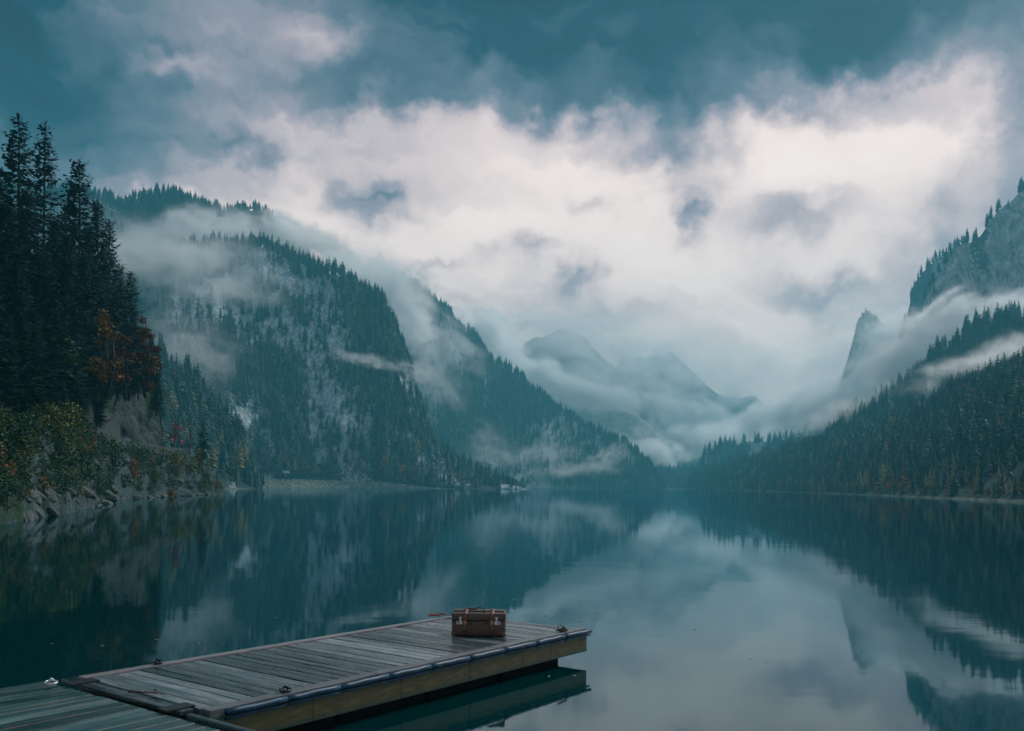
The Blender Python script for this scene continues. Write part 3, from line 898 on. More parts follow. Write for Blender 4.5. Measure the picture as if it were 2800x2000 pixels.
# ---- broadleaf trees and shrubs on the near bank
def broadleaf(name, px, py, hpx, wpx, Y, mat, seed, label, cat, n=900, size=.2, low=.25, group=None, sink=.2):
    r = random.Random(seed)
    base = P(px, py, Y)
    H = hpx * Y / F; W = wpx * Y / F * .5
    e = empty(name, base)
    tag(e, label, cat, group)
    limbs = [tube_arrays([(0, 0, -sink), (r.uniform(-.1, .1) * H, 0, H * .35), (r.uniform(-.08, .08) * H, 0, H * .7)], [H * .02 + .02, H * .014 + .015, .015], 6)]
    cs = []
    for k in range(30 if hpx > 150 else 14):
        a = r.random() * 6.28; z = r.uniform(low, .93)
        rr = W * r.uniform(.2, .8) * math.sin(math.pi * min(.95, max(.2, (z - low + .18) / (1.2 - low))))
        q = (math.cos(a) * rr, math.sin(a) * rr, z * H)
        mid = (q[0] * .45, q[1] * .45, H * (z * .75))
        limbs.append(tube_arrays([(0, 0, H * max(.05, z * .5)), mid, q], [.03 + H * .004, .022, .008], 4, False))
        cs.append((q, min(W, H) * r.uniform(.2, .42) * (.75 if hpx > 150 else 1)))
    link('trunk', mesh('trunk', *joinm(limbs), True), M_BARK, e)
    link('crown', mesh('crown', *leaf_cloud(r, cs, n, size, .7)), mat, e)
    return e
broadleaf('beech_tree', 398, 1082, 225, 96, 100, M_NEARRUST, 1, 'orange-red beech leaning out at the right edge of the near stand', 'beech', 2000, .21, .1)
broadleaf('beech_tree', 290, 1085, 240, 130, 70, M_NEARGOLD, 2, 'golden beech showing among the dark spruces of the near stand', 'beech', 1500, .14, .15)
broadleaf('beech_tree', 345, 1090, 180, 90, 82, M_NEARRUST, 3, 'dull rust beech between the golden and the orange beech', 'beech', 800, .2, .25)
broadleaf('beech_tree', 165, 1100, 200, 130, 72, M_GREEN, 4, 'dark green broadleaf tree at the foot of the near spruces', 'tree', 900, .2, .25)
def near(name, px, py, hpx, wpx, mat, seed, label, cat, n=420, size=.13, low=.1, keys=('A', 'A2')):
    q = hit(px, py, keys)
    Y = q.y if q is not None else 130
    return broadleaf(name, px, py, hpx, wpx, Y, mat, seed, label, cat, n, size, low)
near('bush', 120, 1190, 120, 190, M_YELLOW, 11, 'large yellow-green bush on the rocks at the far left', 'bush', 1600, .12)
near('bush', 195, 1200, 100, 110, M_YELLOW, 12, 'yellow-tipped bush right of the large yellow-green bush', 'bush', 900, .12)
near('bush', 30, 1250, 120, 150, M_GREEN, 13, 'dark green bush below the large yellow-green one', 'bush', 1100, .11)
near('bush', 160, 1290, 130, 120, M_GREEN, 14, 'dark green bush hanging over the left rocks', 'bush', 900, .11)
near('bush', 245, 1222, 46, 60, M_RUST, 15, 'small orange bush at the left start of the path wall', 'bush', 300, .12)
near('bush', 310, 1290, 90, 110, M_GREEN, 16, 'dark shrub below the left end of the path', 'shrub', 900, .13)
near('bush', 380, 1270, 50, 100, M_GREEN, 17, 'low green shrub under the middle of the path wall', 'shrub', 600, .13)
near('bush', 365, 1308, 50, 52, M_RUST, 18, 'orange bush halfway up the bank under the path', 'bush', 420, .14)
near('bush', 440, 1275, 50, 80, M_GREEN, 19, 'mossy green shrub right under the two walkers', 'shrub', 500, .14)
near('bush', 480, 1302, 62, 84, M_YELLOW, 20, 'bright yellow-green bush on the bank below the walkers', 'bush', 900, .14)
near('bush', 520, 1300, 56, 60, M_YELLOW, 21, 'yellow-green bush near the tip of the spit', 'bush', 600, .14)
near('bush', 420, 1325, 40, 90, M_GREEN, 22, 'dark green shrub low on the bank in the middle', 'shrub', 500, .13)
near('bush', 470, 1330, 30, 70, M_GREEN, 23, 'low green shrub above the reddish grass tuft', 'shrub', 400, .13)
near('bush', 545, 1278, 52, 44, M_GOLD, 24, 'orange-yellow shrub beside the young larch on the spit', 'shrub', 450, .15)
near('bush', 340, 1335, 40, 60, M_GREEN, 25, 'dark green shrub above the waterline on the left bank', 'shrub', 400, .13)
near('bush', 280, 1250, 60, 70, M_GREEN, 26, 'green shrub right of the small orange bush', 'shrub', 500, .12)
near('grass_tuft', 466, 1364, 30, 44, M_GOLD, 27, 'straw-coloured tuft of tall grass at the water edge', 'grass', 500, .12, 0)
near('grass_tuft', 308, 1372, 36, 34, M_YELLOW, 28, 'yellow tuft of tall grass beside the dark rocks', 'grass', 400, .12, 0)
broadleaf('rowan_tree', 478, 1228, 72, 62, 156, M_RED, 31, 'red-leaved small tree behind the two walkers', 'tree', 420, .17, .3)
broadleaf('bare_tree', 520, 1240, 90, 50, 152, M_BARE, 32, 'bare pale young tree at the end of the path', 'tree', 90, .12, .3)
broadleaf('bare_tree', 145, 800, 260, 60, 90, M_BARE, 33, 'thin leafless birch between the tall spruces', 'birch', 60, .1, .3)

def small_conifer(px, py, hpx, Y, v_, label, cat, sw=1.0):
    kind, tm, cm, mg = PROTO[v_]
    e = empty(kind, P(px, py, Y)); h = hpx * Y / F
    e.scale = (h * sw, h * sw, h)
    tag(e, label, cat)
    for nm, me in (('trunk', tm), ('crown', cm)):
        c = bpy.data.objects.new(nm, me); COL.objects.link(c); c.parent = e
small_conifer(556, 1262, 120, 160, 0, 'dark spruce at the end of the path above the spit', 'spruce', 1.1)
small_conifer(580, 1285, 76, 168, 5, 'small yellow larch at the tip of the spit', 'larch', 1.3)
small_conifer(655, 1290, 86, 345, 5, 'yellow larch beside the footbridge', 'larch', 1.3)
small_conifer(436, 1010, 100, 300, 1, 'lone dark conifer in the haze right of the orange beech', 'conifer', .9)

# ------------------------------------------------------------------ path, wall, walkers
M_GRAVEL = plain('path_gravel', (.24, .23, .22), .95, var=.35, scale=6)
M_WALL = plain('path_wall_stone', (.055, .065, .065), .9, var=.5, scale=3, bump=.8)
def rim(px):
    xs = [r[0] for r in NEAR_R]
    return P(px, np.interp(px, xs, [r[1] for r in NEAR_R]), np.interp(px, xs, [r[2] for r in NEAR_R]))
pv, pf = [], []
wv_, wf_ = [], []
pxs = np.linspace(240, 545, 40)
for i, px in enumerate(pxs):
    p = rim(px); d = Vector((p.x, p.y, 0)).normalized()
    a = p - d * .5 + Vector((0, 0, .22)); b2 = p + d * 3.2 + Vector((0, 0, .22))
    pv += [a, b2]
    wv_ += [a - d * .12 + Vector((0, 0, .14)), a + d * .28 + Vector((0, 0, .14)), a - d * .2 + Vector((0, 0, -1.0)), a + d * .28 + Vector((0, 0, -1.0))]
    if i:
        o = 2 * i; pf.append((o - 2, o, o + 1, o - 1))
        o = 4 * i; q = o - 4
        wf_ += [(q, o, o + 1, q + 1), (q + 2, o + 2, o, q), (q + 1, o + 1, o + 3, q + 3)]
tag(link('path', mesh('path', pv, pf), M_GRAVEL), 'gravel lakeside path on the ledge under the cliff', kind='structure')
tag(link('retaining_wall', mesh('retaining_wall', wv_, wf_), M_WALL), 'low dark stone wall edging the lakeside path', 'wall')

M_SKIN = plain('skin', (.45, .28, .22), .6)
M_JACKR = plain('red_jacket', (.42, .02, .05), .7, var=.2, scale=8)
M_TROU = plain('dark_trousers', (.02, .022, .03), .8)
M_HAIR = plain('dark_hair', (.02, .015, .012), .7)
def skin_mesh(name, pts, edges, radii, mat, parent, sub=1):
    me = bpy.data.meshes.new(name)
    me.from_pydata(pts, edges, [])
    o = link(name, me, mat, parent)
    md = o.modifiers.new('skin', 'SKIN')
    for v, r_ in zip(me.skin_vertices[0].data, radii):
        v.radius = (r_, r_)
    me.skin_vertices[0].data[0].use_root = True
    s = o.modifiers.new('sub', 'SUBSURF'); s.levels = sub; s.render_levels = sub
    return o
def person(loc, rz, label, walk=.18):
    e = empty('person', loc, rz)
    tag(e, label, 'person', None)
    pts = [(0, 0, .95), (0, 0, 1.2), (0, 0, 1.45), (0, .01, 1.54), (0, .03, 1.64), (0, .03, 1.74),
           (-.2, 0, 1.42), (-.27, .05, 1.15), (-.25, .2, .95), (.2, 0, 1.42), (.27, -.05, 1.15), (.25, .08, .92),
           (-.1, walk * .4, .5), (-.1, walk * .2 - .05, .08), (-.1, walk * .2 + .1, .04), (.1, -walk * .4, .5), (.1, -walk - .1, .10), (.1, -walk + .02, .04)]
    ed = [(0, 1), (1, 2), (2, 3), (3, 4), (4, 5), (2, 6), (6, 7), (7, 8), (2, 9), (9, 10), (10, 11), (0, 12), (12, 13), (13, 14), (0, 15), (15, 16), (16, 17)]
    ra = [.14, .14, .15, .055, .095, .08, .06, .045, .035, .06, .045, .035, .075, .045, .04, .075, .045, .04]
    skin_mesh('body', pts, ed, ra, M_SKIN, e)
    skin_mesh('jacket', [pts[0], pts[1], pts[2], pts[6], pts[7], pts[8], pts[9], pts[10], pts[11]], [(0, 1), (1, 2), (2, 3), (3, 4), (4, 5), (2, 6), (6, 7), (7, 8)], [.18, .18, .18, .09, .065, .05, .09, .065, .05], M_JACKR, e)
    skin_mesh('trousers', [(0, 0, .92), pts[12], pts[13], pts[15], pts[16]], [(0, 1), (1, 2), (0, 3), (3, 4)], [.17, .1, .07, .1, .07], M_TROU, e)
    skin_mesh('hair', [(0, -.02, 1.68), (0, 0, 1.78)], [(0, 1)], [.10, .085], M_HAIR, e)
    return e
for px, lab in ((470, 'walker in a red jacket on the path, left of the pair'), (497, 'walker in a red jacket on the path, right of the pair')):
    p = rim(px); d = Vector((p.x, p.y, 0)).normalized()
    person(p + d * .4 + Vector((0, 0, .24)), R(60), lab)

# ------------------------------------------------------------------ shore furniture: hut, footbridge, fence, pale trunks, boulders
M_PALEWOOD = plain('pale_roof', (.42, .46, .44), .7, var=.2, scale=2)
M_DARKWOOD = plain('dark_timber', (.05, .045, .04), .8, var=.4, scale=3)
q = hit(782, 1302, ['C', 'B']) or P(782, 1302, 560)
hut = tag(empty('lakeside_hut', q, R(15)), 'small hut with a pale sloping roof on the left shore', 'hut')
bm = bmesh.new(); box_bm(bm, 3.0, 3.0, 2.6, (0, 0, .7)); link('wall', bm_mesh('wall', bm), M_DARKWOOD, hut)
bm = bmesh.new()
for sg in (-1, 1):
    box_bm(bm, 4.2, 2.6, .16, (0, sg * 1.02, 2.55), rot=Matrix.Rotation(-sg * R(38), 4, 'X'))
link('roof', bm_mesh('roof', bm), M_PALEWOOD, hut)
bm = bmesh.new(); box_bm(bm, .9, .08, 1.7, (0, -1.53, .4)); link('door', bm_mesh('door', bm), M_PALEWOOD, hut)
br = tag(empty('footbridge', P(622, 1291, 335), R(4)), 'dark timber footbridge crossing the shore gully on the left', 'bridge')
bm = bmesh.new(); box_bm(bm, 7.6, 1.4, .28, (0, 0, 0), .02); link('deck', bm_mesh('deck', bm), M_DARKWOOD, br)
for sg in (-1, 1):
    bm = bmesh.new(); box_bm(bm, 7.6, .09, .1, (0, sg * .65, 1.05)); link('handrail', bm_mesh('handrail', bm), M_DARKWOOD, br)
    for k in range(6):
        bm = bmesh.new(); box_bm(bm, .1, .1, .96, (-3.6 + k * 1.44, sg * .65, .62)); link('post', bm_mesh('post', bm), M_DARKWOOD, br)
for sx in (-3.5, 3.5):
    bm = bmesh.new(); box_bm(bm, .7, 1.5, 5.5, (sx, 0, -2.85), .04); link('abutment', bm_mesh('abutment', bm), M_WALL, br)

def shore_at(px, v, key='H'):
    s = SL[key]
    qx = s.grid[:, :, 0] / s.grid[:, :, 1] * F + 1400
    j = int(v * (s.grid.shape[1] - 1))
    i = int(np.argmin(abs(qx[:, j] - px)))
    return Vector(s.grid[i, j])
fe = tag(empty('rail_fence', shore_at(2560, .075)), 'thin pale rail fence along the foot of the right forest', 'fence')
prev = None
m_rail = plain('weathered_rail', (.34, .36, .35), .8, var=.25, scale=4)
for k in range(15):
    p = shore_at(2560 + k * 18, .075) - fe.location
    bm = bmesh.new(); box_bm(bm, .1, .1, 1.3, (p.x, p.y, p.z + .45)); link('post', bm_mesh('post', bm), m_rail, fe)
    if prev is not None:
        tube('rail', [prev + Vector((0, 0, .95)), p + Vector((0, 0, .95))], .045, m_rail, fe, 5)
    prev = p
for k, (px, hpx) in enumerate([(2556, 38), (2567, 40), (2574, 42), (2588, 44), (2607, 40), (2730, 60)]):
    p = shore_at(px, .085); h = hpx * 1.7 * p.y / F
    e = tag(empty('slender_tree', p), 'slender pale bare-trunked tree at the edge of the right forest', 'tree', 'pale bare-trunked trees on the right shore')
    tube('trunk', [(0, 0, -.3), (.05, 0, h * .5), (.0, .05, h)], [.11, .085, .03], M_PBARK, e, 6)
    r = random.Random(50 + k)
    link('crown', mesh('crown', *leaf_cloud(r, [((0, 0, h * .9), .5), ((.2, 0, h), .45), ((-.2, .1, h * .8), .3)], 60, .16)), M_PALE, e)
AUT = [(2472, 1332, 52, 22, M_RUST, 'salmon-orange little tree on the right shore left of the fence', 'autumn_tree'), (2398, 1326, 30, 22, M_RUST, 'small orange bush on the right shore below the pale larches', 'bush'),
       (2660, 1326, 46, 18, M_RUST, 'leaning rusty sapling at the right fence', 'autumn_tree'), (2672, 1340, 18, 24, M_RUST, 'low orange bush touching the right fence', 'bush'), (2703, 1334, 16, 18, M_GOLD, 'low gold bush right of the leaning sapling', 'bush'),
       (2792, 1330, 40, 26, M_GOLD, 'gold bush at the right edge of the picture', 'bush'), (2345, 1335, 36, 34, M_BARE, 'reddish bare bush at the foot of the pale larches', 'bush'), (2322, 1332, 50, 26, M_BARE, 'pale bare tree at the left of the pale larches', 'bare_tree')]
for k, (px, py, hp, wp, mt, lab, nm) in enumerate(AUT):
    p = shore_at(px, .075)
    pyv = HOR - (p.z - CAMZ) * F / p.y
    broadleaf(nm, px, pyv + (px - 1400) * math.tan(R(.5)), hp, wp, p.y, mt, 60 + k, lab, 'tree' if 'tree' in nm else 'bush', 260, .22, .15)
SHORE = [(688, 46, 30, M_BARE, 'pale bare tree left of the hut on the left shore'), (722, 78, 44, M_BARE, 'tall reddish-grey bare tree by the hut on the left shore'), (733, 44, 20, M_RUST, 'small rust tree touching the tall bare one by the hut'),
         (752, 60, 34, M_GREEN, 'rounded grey-green tree just left of the hut'), (800, 26, 40, M_GREEN, 'low green willow bush right of the hut'), (834, 40, 22, M_GOLD, 'gold-topped little tree between the hut and the pale beach'), (852, 34, 28, M_GREEN, 'green bush beside the gold-topped little tree'),
         (945, 36, 26, M_RUST, 'rust bush at the left end of the pale beach'), (990, 34, 30, M_RUST, 'rust bush in the middle of the pale beach'), (1018, 34, 18, M_YELLOW, 'yellow-green bush on the pale beach'), (1050, 70, 26, M_RUST, 'tall salmon autumn tree right of the pale beach'),
         (1100, 50, 34, M_RUST, 'broad rust tree at the foot of the crags'), (1128, 64, 26, M_BARE, 'grey bare tree at the foot of the crags'), (1190, 56, 36, M_BARE, 'reddish bare tree right of the crag foot'), (1235, 60, 40, M_RUST, 'dull rust tree near the end of the steep mountain'), (1262, 50, 36, M_BARE, 'grey-brown bare tree at the very end of the steep mountain')]
for k, (px, hp, wp, mt, lab) in enumerate(SHORE):
    p = shore_at(px, .042, 'C')
    broadleaf('shore_tree', px, HOR - (p.z - CAMZ) * F / p.y + (px - 1400) * math.tan(R(.5)), hp, wp, p.y, mt, 90 + k, lab, 'tree', 240, .5, .15)
SHORE2 = [(2085, 34, 22, M_BARE, 'first pale bare tree from the far end of the right shore'), (2130, 36, 20, M_RUST, 'rust sapling near the far end of the right shore'), (2180, 34, 26, M_BARE, 'brownish bare bush on the far right shore'), (2232, 40, 18, M_GOLD, 'gold sapling midway along the right shore'),
          (2288, 46, 24, M_BARE, 'pale bare tree midway along the right shore'), (2432, 44, 22, M_RUST, 'rust tree between the pale larches and the salmon tree'), (2445, 56, 16, M_YELLOW, 'yellow-green sapling left of the salmon tree'), (2530, 30, 24, M_BARE, 'bare bush left of the rail fence')]
for k, (px, hp, wp, mt, lab) in enumerate(SHORE2):
    p = shore_at(px, .06)
    broadleaf('shore_tree', px, HOR - (p.z - CAMZ) * F / p.y + (px - 1400) * math.tan(R(.5)), hp, wp, p.y, mt, 120 + k, lab, 'tree', 240, .3, .15)
for k, (px, hp, sw) in enumerate([(2350, 62, 1.1), (2366, 66, 1.1), (2412, 92, 1.0)]):
    p = shore_at(px, .10)
    pyv = HOR - (p.z - CAMZ) * F / p.y + (px - 1400) * math.tan(R(.5))
    small_conifer(px, pyv, hp, p.y, 5, ('left', 'middle', 'tall right')[k] + ' one of three pale yellow larches on the right shore', 'larch', sw)

M_SLAB = plain('mossy_slab', (.075, .092, .09), .85, var=.6, scale=3.5, bump=.8)
M_BOULDER = plain('shore_boulder', (.26, .27, .265), .9, var=.4, scale=2.5, bump=.6)
def rock_mesh(seed):
    bm = bmesh.new(); bmesh.ops.create_icosphere(bm, subdivisions=2, radius=1)
    r = random.Random(seed); off = Vector((r.random() * 9, r.random() * 9, 0))
    from mathutils import noise
    for v in bm.verts:
        v.co *= 1 + .45 * noise.noise(v.co * 1.3 + off) + .12 * noise.noise(v.co * 3.5 + off)
        v.co.z *= .62
    return bm_mesh('boulder', bm)
ROCKS = [rock_mesh(k) for k in range(5)]
SLABS = []
for me in ROCKS:
    c = me.copy(); c.materials.append(M_SLAB); SLABS.append(c)
    me.materials.append(M_BOULDER)
def boulder(p, s, label, group, kinds=None):
    o = bpy.data.objects.new('boulder', random.choice(kinds or ROCKS)); COL.objects.link(o)
    o.location = p; o.scale = (s * random.uniform(.9, 1.6), s, s * random.uniform(.7, 1.2)); o.rotation_euler = (0, 0, random.uniform(0, 6.28))
    tag(o, label, 'boulder', group)
for px, Y in [(1543, 1180), (1552, 1180), (1566, 1190), (1578, 1190), (1593, 1190), (1604, 1195), (1612, 1195), (1622, 1200), (1681, 1215), (1690, 1215), (1790, 1218), (1836, 1216), (1850, 1214), (1868, 1100), (1880, 1090)]:
    p = P(px, HOR, Y); boulder((p.x, p.y, .2), random.uniform(1.2, 2.8), 'pale boulder lying along the far shoreline at the head of the lake', 'boulders along the far shoreline')
s = SL['H']
for k in range(60):
    px = random.choice((random.uniform(1930, 2300), random.uniform(2300, 2800)))
    p = shore_at(px, random.choice((.017, .034)))
    boulder((p.x + random.uniform(-1, 1), p.y + random.uniform(-2, 1), max(.05, p.z - .3)), random.uniform(.14, .42) * (1 + (p.y - 150) / 350), 'grey stone on the gravel edge of the right shore', 'stones along the right shore')
for k in range(24):
    px = random.uniform(700, 1230)
    p = shore_at(px, .022, 'C')
    boulder((p.x, p.y - random.uniform(0, 4), .1), random.uniform(.4, 1.2), 'pale rock at the water edge below the steep left mountain', 'rocks below the left mountain')
for k in range(26):
    px = random.uniform(240, 600)
    p = shore_at(px, .02, 'A')
    boulder((p.x + random.uniform(-.5, .5), p.y - random.uniform(0, .6), .05), random.uniform(.3, .9), 'angular grey rock half in the water below the near bank', 'rocks along the near bank', SLABS)

s = SL['A']
for k in range(90):
    px = random.uniform(60, 610); v = random.choice((.02, .04, .05, .08, .12, .2, .3, .45, .6))
    p = shore_at(px, v, 'A')
    boulder((p.x + random.uniform(-.4, .4), p.y + random.uniform(-.4, .2), p.z - .1), random.uniform(.22, .75) * (1 - v * .5), 'mossy grey rock slab jutting from the near bank', 'rock slabs of the near bank', SLABS)
    bpy.context.scene.collection.objects[-1].rotation_euler = (random.uniform(-.3, .3), R(random.uniform(15, 50)), random.uniform(-.5, .5))

# ------------------------------------------------------------------ the jetty
DZ = 0.345
FR = G(1604, 1721, DZ); NRp = G(573, 1949, DZ); NLp = G(234, 1857, DZ)
eL = (FR - NRp); LEN = eL.length; eL.normalize()
eW = Vector((eL.y, -eL.x, 0))
WID = 1.78
ANG = math.atan2(eL.y, eL.x)
O = FR - eL * LEN - eW * WID            # near left corner of the main float
jetty = tag(empty('wooden_jetty', (O.x, O.y, 0), ANG), 'floating plank jetty with blue rubber fender carrying the suitcase', 'jetty')
# local axes of the jetty: x along its length, y to its left (deck spans y = 0 .. -WID)

def wood(name, cols, wet=.35, axis='X'):
    m, nt, b = pmat(name)
    t = nt.n('ShaderNodeTexCoord'); oi = nt.n('ShaderNodeObjectInfo')
    off = nt.n('ShaderNodeCombineXYZ')
    nt.l(nt.m('MULTIPLY', oi.outputs['Random'], 37.0), off.inputs[0]); nt.l(nt.m('MULTIPLY', oi.outputs['Random'], 91.0), off.inputs[1])
    base = nt.vm('ADD', t.outputs['Object'], off.outputs[0])
    mp = nt.n('ShaderNodeMapping'); mp.inputs['Scale'].default_value = (1.6, 34, 34) if axis == 'X' else (34, 1.6, 34)
    nt.l(base, mp.inputs[0])
    gr = nt.noise(mp.outputs[0], 1.6, 6, .65, .3)
    mp2 = nt.n('ShaderNodeMapping'); mp2.inputs['Scale'].default_value = (1.0, 5, 5) if axis == 'X' else (5, 1.0, 5)
    nt.l(base, mp2.inputs[0])
    bl = nt.noise(mp2.outputs[0], 1.7, 4, .6)
    f = nt.m('ADD', nt.m('MULTIPLY', gr.outputs[0], .75), nt.m('MULTIPLY', nt.m('SUBTRACT', oi.outputs['Random'], .5), .46))
    f = nt.m('ADD', f, nt.m('MULTIPLY', nt.m('SUBTRACT', bl.outputs[0], .5), .5))
    col = nt.ramp(f, [(.12, cols[0]), (.34, cols[1]), (.52, cols[2]), (.75, cols[3])])
    mp3 = nt.n('ShaderNodeMapping'); mp3.inputs['Scale'].default_value = (.7, 75, 75) if axis == 'X' else (75, .7, 75)
    nt.l(base, mp3.inputs[0])
    ck = nt.noise(mp3.outputs[0], 1.0, 3, .5)
    col = nt.mix(nt.mapr(ck.outputs[0], .60, .68, 0, .8), col, cols[0])
    col = nt.mix(nt.mapr(ck.outputs[0], .40, .33, 0, .5), col, cols[3])
    # rust-brown fresh streaks
    bs = nt.noise(mp.outputs[0], .55, 3, .5)
    col = nt.mix(nt.mapr(nt.m('ADD', bs.outputs[0], nt.m('MULTIPLY', nt.m('FRACT', nt.m('MULTIPLY', oi.outputs['Random'], 7.31)), .16)), .735, .82, 0, .7), col, (.26, .12, .065))
    nt.l(col, b.inputs['Base Color'])
    nt.l(nt.mapr(bl.outputs[0], .35, .65, wet * .55, wet * 1.5), b.inputs['Roughness'])
    bp = nt.n('ShaderNodeBump'); bp.inputs['Strength'].default_value = .55; bp.inputs['Distance'].default_value = .004
    nt.l(gr.outputs[0], bp.inputs['Height']); nt.l(bp.outputs[0], b.inputs['Normal'])
    return m
M_PLANK = wood('weathered_plank', [(.010, .026, .028), (.055, .082, .089), (.17, .205, .22), (.42, .43, .44)], .27)
M_PLANK2 = wood('damp_teal_shadow_plank', [(.010, .035, .034), (.022, .07, .07), (.05, .12, .12), (.16, .24, .24)], .30)  # teal shadow tone and darkness of this corner put into the board colour
M_EDGE = wood('edge_board_wood', [(.04, .05, .052), (.11, .12, .125), (.20, .20, .205), (.34, .31, .30)], .36)
m_fascia, nt, b = pmat('stained_fascia')
t = nt.n('ShaderNodeTexCoord')
sp = nt.n('ShaderNodeSeparateXYZ'); nt.l(t.outputs['Object'], sp.inputs[0])
mp = nt.n('ShaderNodeMapping'); mp.inputs['Scale'].default_value = (2.2, 1, 16); nt.l(t.outputs['Object'], mp.inputs[0])
n1 = nt.noise(mp.outputs[0], 2.4, 5, .6)
n2 = nt.noise(t.outputs['Object'], 3.0, 4, .6)
bandv = nt.m('ADD', sp.outputs[2], nt.m('MULTIPLY', nt.m('SUBTRACT', n2.outputs[0], .5), .08))
tan = nt.ramp(n1.outputs[0], [(.3, (.045, .046, .022)), (.6, (.15, .115, .042)), (.75, (.25, .18, .07))])
alg = nt.ramp(n1.outputs[0], [(.3, (.02, .045, .03)), (.7, (.06, .10, .055))])
# algae at the bottom edge and under the fender; knots as dark spots
ma = nt.m('MAXIMUM', nt.mapr(bandv, -.045, -.085), nt.mapr(bandv, .035, .075))
col = nt.mix(ma, tan, alg)
vo = nt.n('ShaderNodeTexVoronoi'); vo.inputs['Scale'].default_value = 7.0; nt.l(t.outputs['Object'], vo.inputs['Vector'])
col = nt.mix(nt.mapr(vo.outputs['Distance'], .11, .04), col, (.02, .02, .014))
nt.l(col, b.inputs['Base Color']); b.inputs['Roughness'].default_value = .6
m_blue, nt, b = pmat('blue_fender_rubber')
t = nt.n('ShaderNodeTexCoord'); n1 = nt.noise(t.outputs['Object'], 9, 5, .6)
nt.l(nt.ramp(n1.outputs[0], [(.3, (.003, .034, .070)), (.6, (.006, .062, .125)), (.75, (.018, .095, .17))]), b.inputs['Base Color'])
b.inputs['Roughness'].default_value = .45
M_FLOAT = plain('float_plastic', (.003, .009, .009), .8, spec=.1)
M_STEEL = plain('galvanised_steel', (.30, .33, .34), .38, .9, var=.3, scale=30)
M_IRON = plain('dark_iron', (.05, .055, .06), .45, .8, var=.4, scale=30)

def plank_mesh(seed, L, W, T=.034):
    """a board with eased edges, a slight cup and chipped ends; x along its length, top at z = 0"""
    r = random.Random(seed)
    n = 7
    prof = [(-.5, -1), (-.5, -.12), (-.47, 0), (0, -.04), (.47, 0), (.5, -.12), (.5, -1)]
    V, Fc = [], []
    w0 = r.uniform(-.003, .003)
    for i in range(n):
        x = (i / (n - 1) - .5) * L
        dy = r.uniform(-.0015, .0015); dz = r.uniform(-.002, .002)
        sx = r.uniform(-.006, .003) if i in (0, n - 1) else 0
        for (py, pz) in prof:
            V.append((x + sx + (r.uniform(-.004, .004) if i in (0, n - 1) else 0), py * W + dy, pz * T + dz))
    m = len(prof)
    for i in range(n - 1):
        for k in range(m):
            a = i * m + k; c = i * m + (k + 1) % m
            Fc.append((a, c, c + m, a + m))
    Fc.append(tuple(range(m))); Fc.append(tuple(range((n - 1) * m + m - 1, (n - 1) * m - 1, -1)))
    return mesh('plank', V, Fc)
EDGE = .105
PL = [plank_mesh(k, WID - 2 * EDGE - .012, .107) for k in range(7)]
for me in PL: me.materials.append(M_PLANK)
pitch = .114
npl = int((LEN - .02) / pitch)
pitch = (LEN - .02) / npl
for k in range(npl):
    o = bpy.data.objects.new('plank', PL[k % 7]); COL.objects.link(o); o.parent = jetty
    o.location = (.01 + pitch * (k + .5), -WID / 2 + random.uniform(-.003, .003), DZ + random.uniform(-.003, .003))
    o.rotation_euler = (R(random.uniform(-.8, .8)), 0, R(90) + (math.pi if random.random() < .5 else 0) + R(random.uniform(-.25, .25)))
    o.scale = (1, (pitch - .010) / .107, 1)
# edge boards in lengths
for side in (0, 1):
    y = -EDGE / 2 if side == 0 else -WID + EDGE / 2
    nb = 3
    for k in range(nb):
        bm = bmesh.new(); box_bm(bm, LEN / nb - .006, EDGE - .004, .05, (0, 0, -.013), .005)
        o = link('edge_board', bm_mesh('edge_board', bm), M_EDGE, jetty)
        o.location = (LEN / nb * (k + .5), y, DZ)
# fascia: right side boards, far end, left side, near end
fb = [0, .9, 1.85, 2.75, 3.55, 4.05, LEN]
fb = [f * LEN / fb[-1] for f in fb]
for k in range(6):
    bm = bmesh.new(); box_bm(bm, fb[k + 1] - fb[k] - .004, .035, .20, (0, 0, 0), .004)
    o = link('fascia_board', bm_mesh('fascia_board', bm), m_fascia, jetty)
    o.location = ((fb[k] + fb[k + 1]) / 2, -WID + .0125, DZ - .038 - .1 - .002)
for (x, ry) in ((LEN - .02, 0), (.02, 0)):
    bm = bmesh.new(); box_bm(bm, .035, WID - .08, .20, (0, 0, 0), .004)
    o = link('fascia_board', bm_mesh('fascia_board', bm), m_fascia, jetty); o.location = (x, -WID / 2, DZ - .14)
bm = bmesh.new(); box_bm(bm, LEN - .05, .035, .20, (0, 0, 0), .004)
o = link('fascia_board', bm_mesh('fascia_board', bm), m_fascia, jetty); o.location = (LEN / 2, -.0175, DZ - .14)
# solid dark sheet added under the planks so no light falls through; then the floats
bm = bmesh.new(); box_bm(bm, LEN - .1, WID - .1, .03, (0, 0, 0)); o = link('light_block_sheet', bm_mesh('light_block_sheet', bm), M_FLOAT, jetty); o.location = (LEN / 2, -WID / 2, DZ - .062)
for k in range(4):
    bm = bmesh.new(); box_bm(bm, 1.0, WID - .2, .5, (0, 0, 0), .03)
    o = link('float', bm_mesh('float', bm), M_FLOAT, jetty); o.location = (.72 + k * (LEN - 1.6) / 3, -WID / 2, .0)
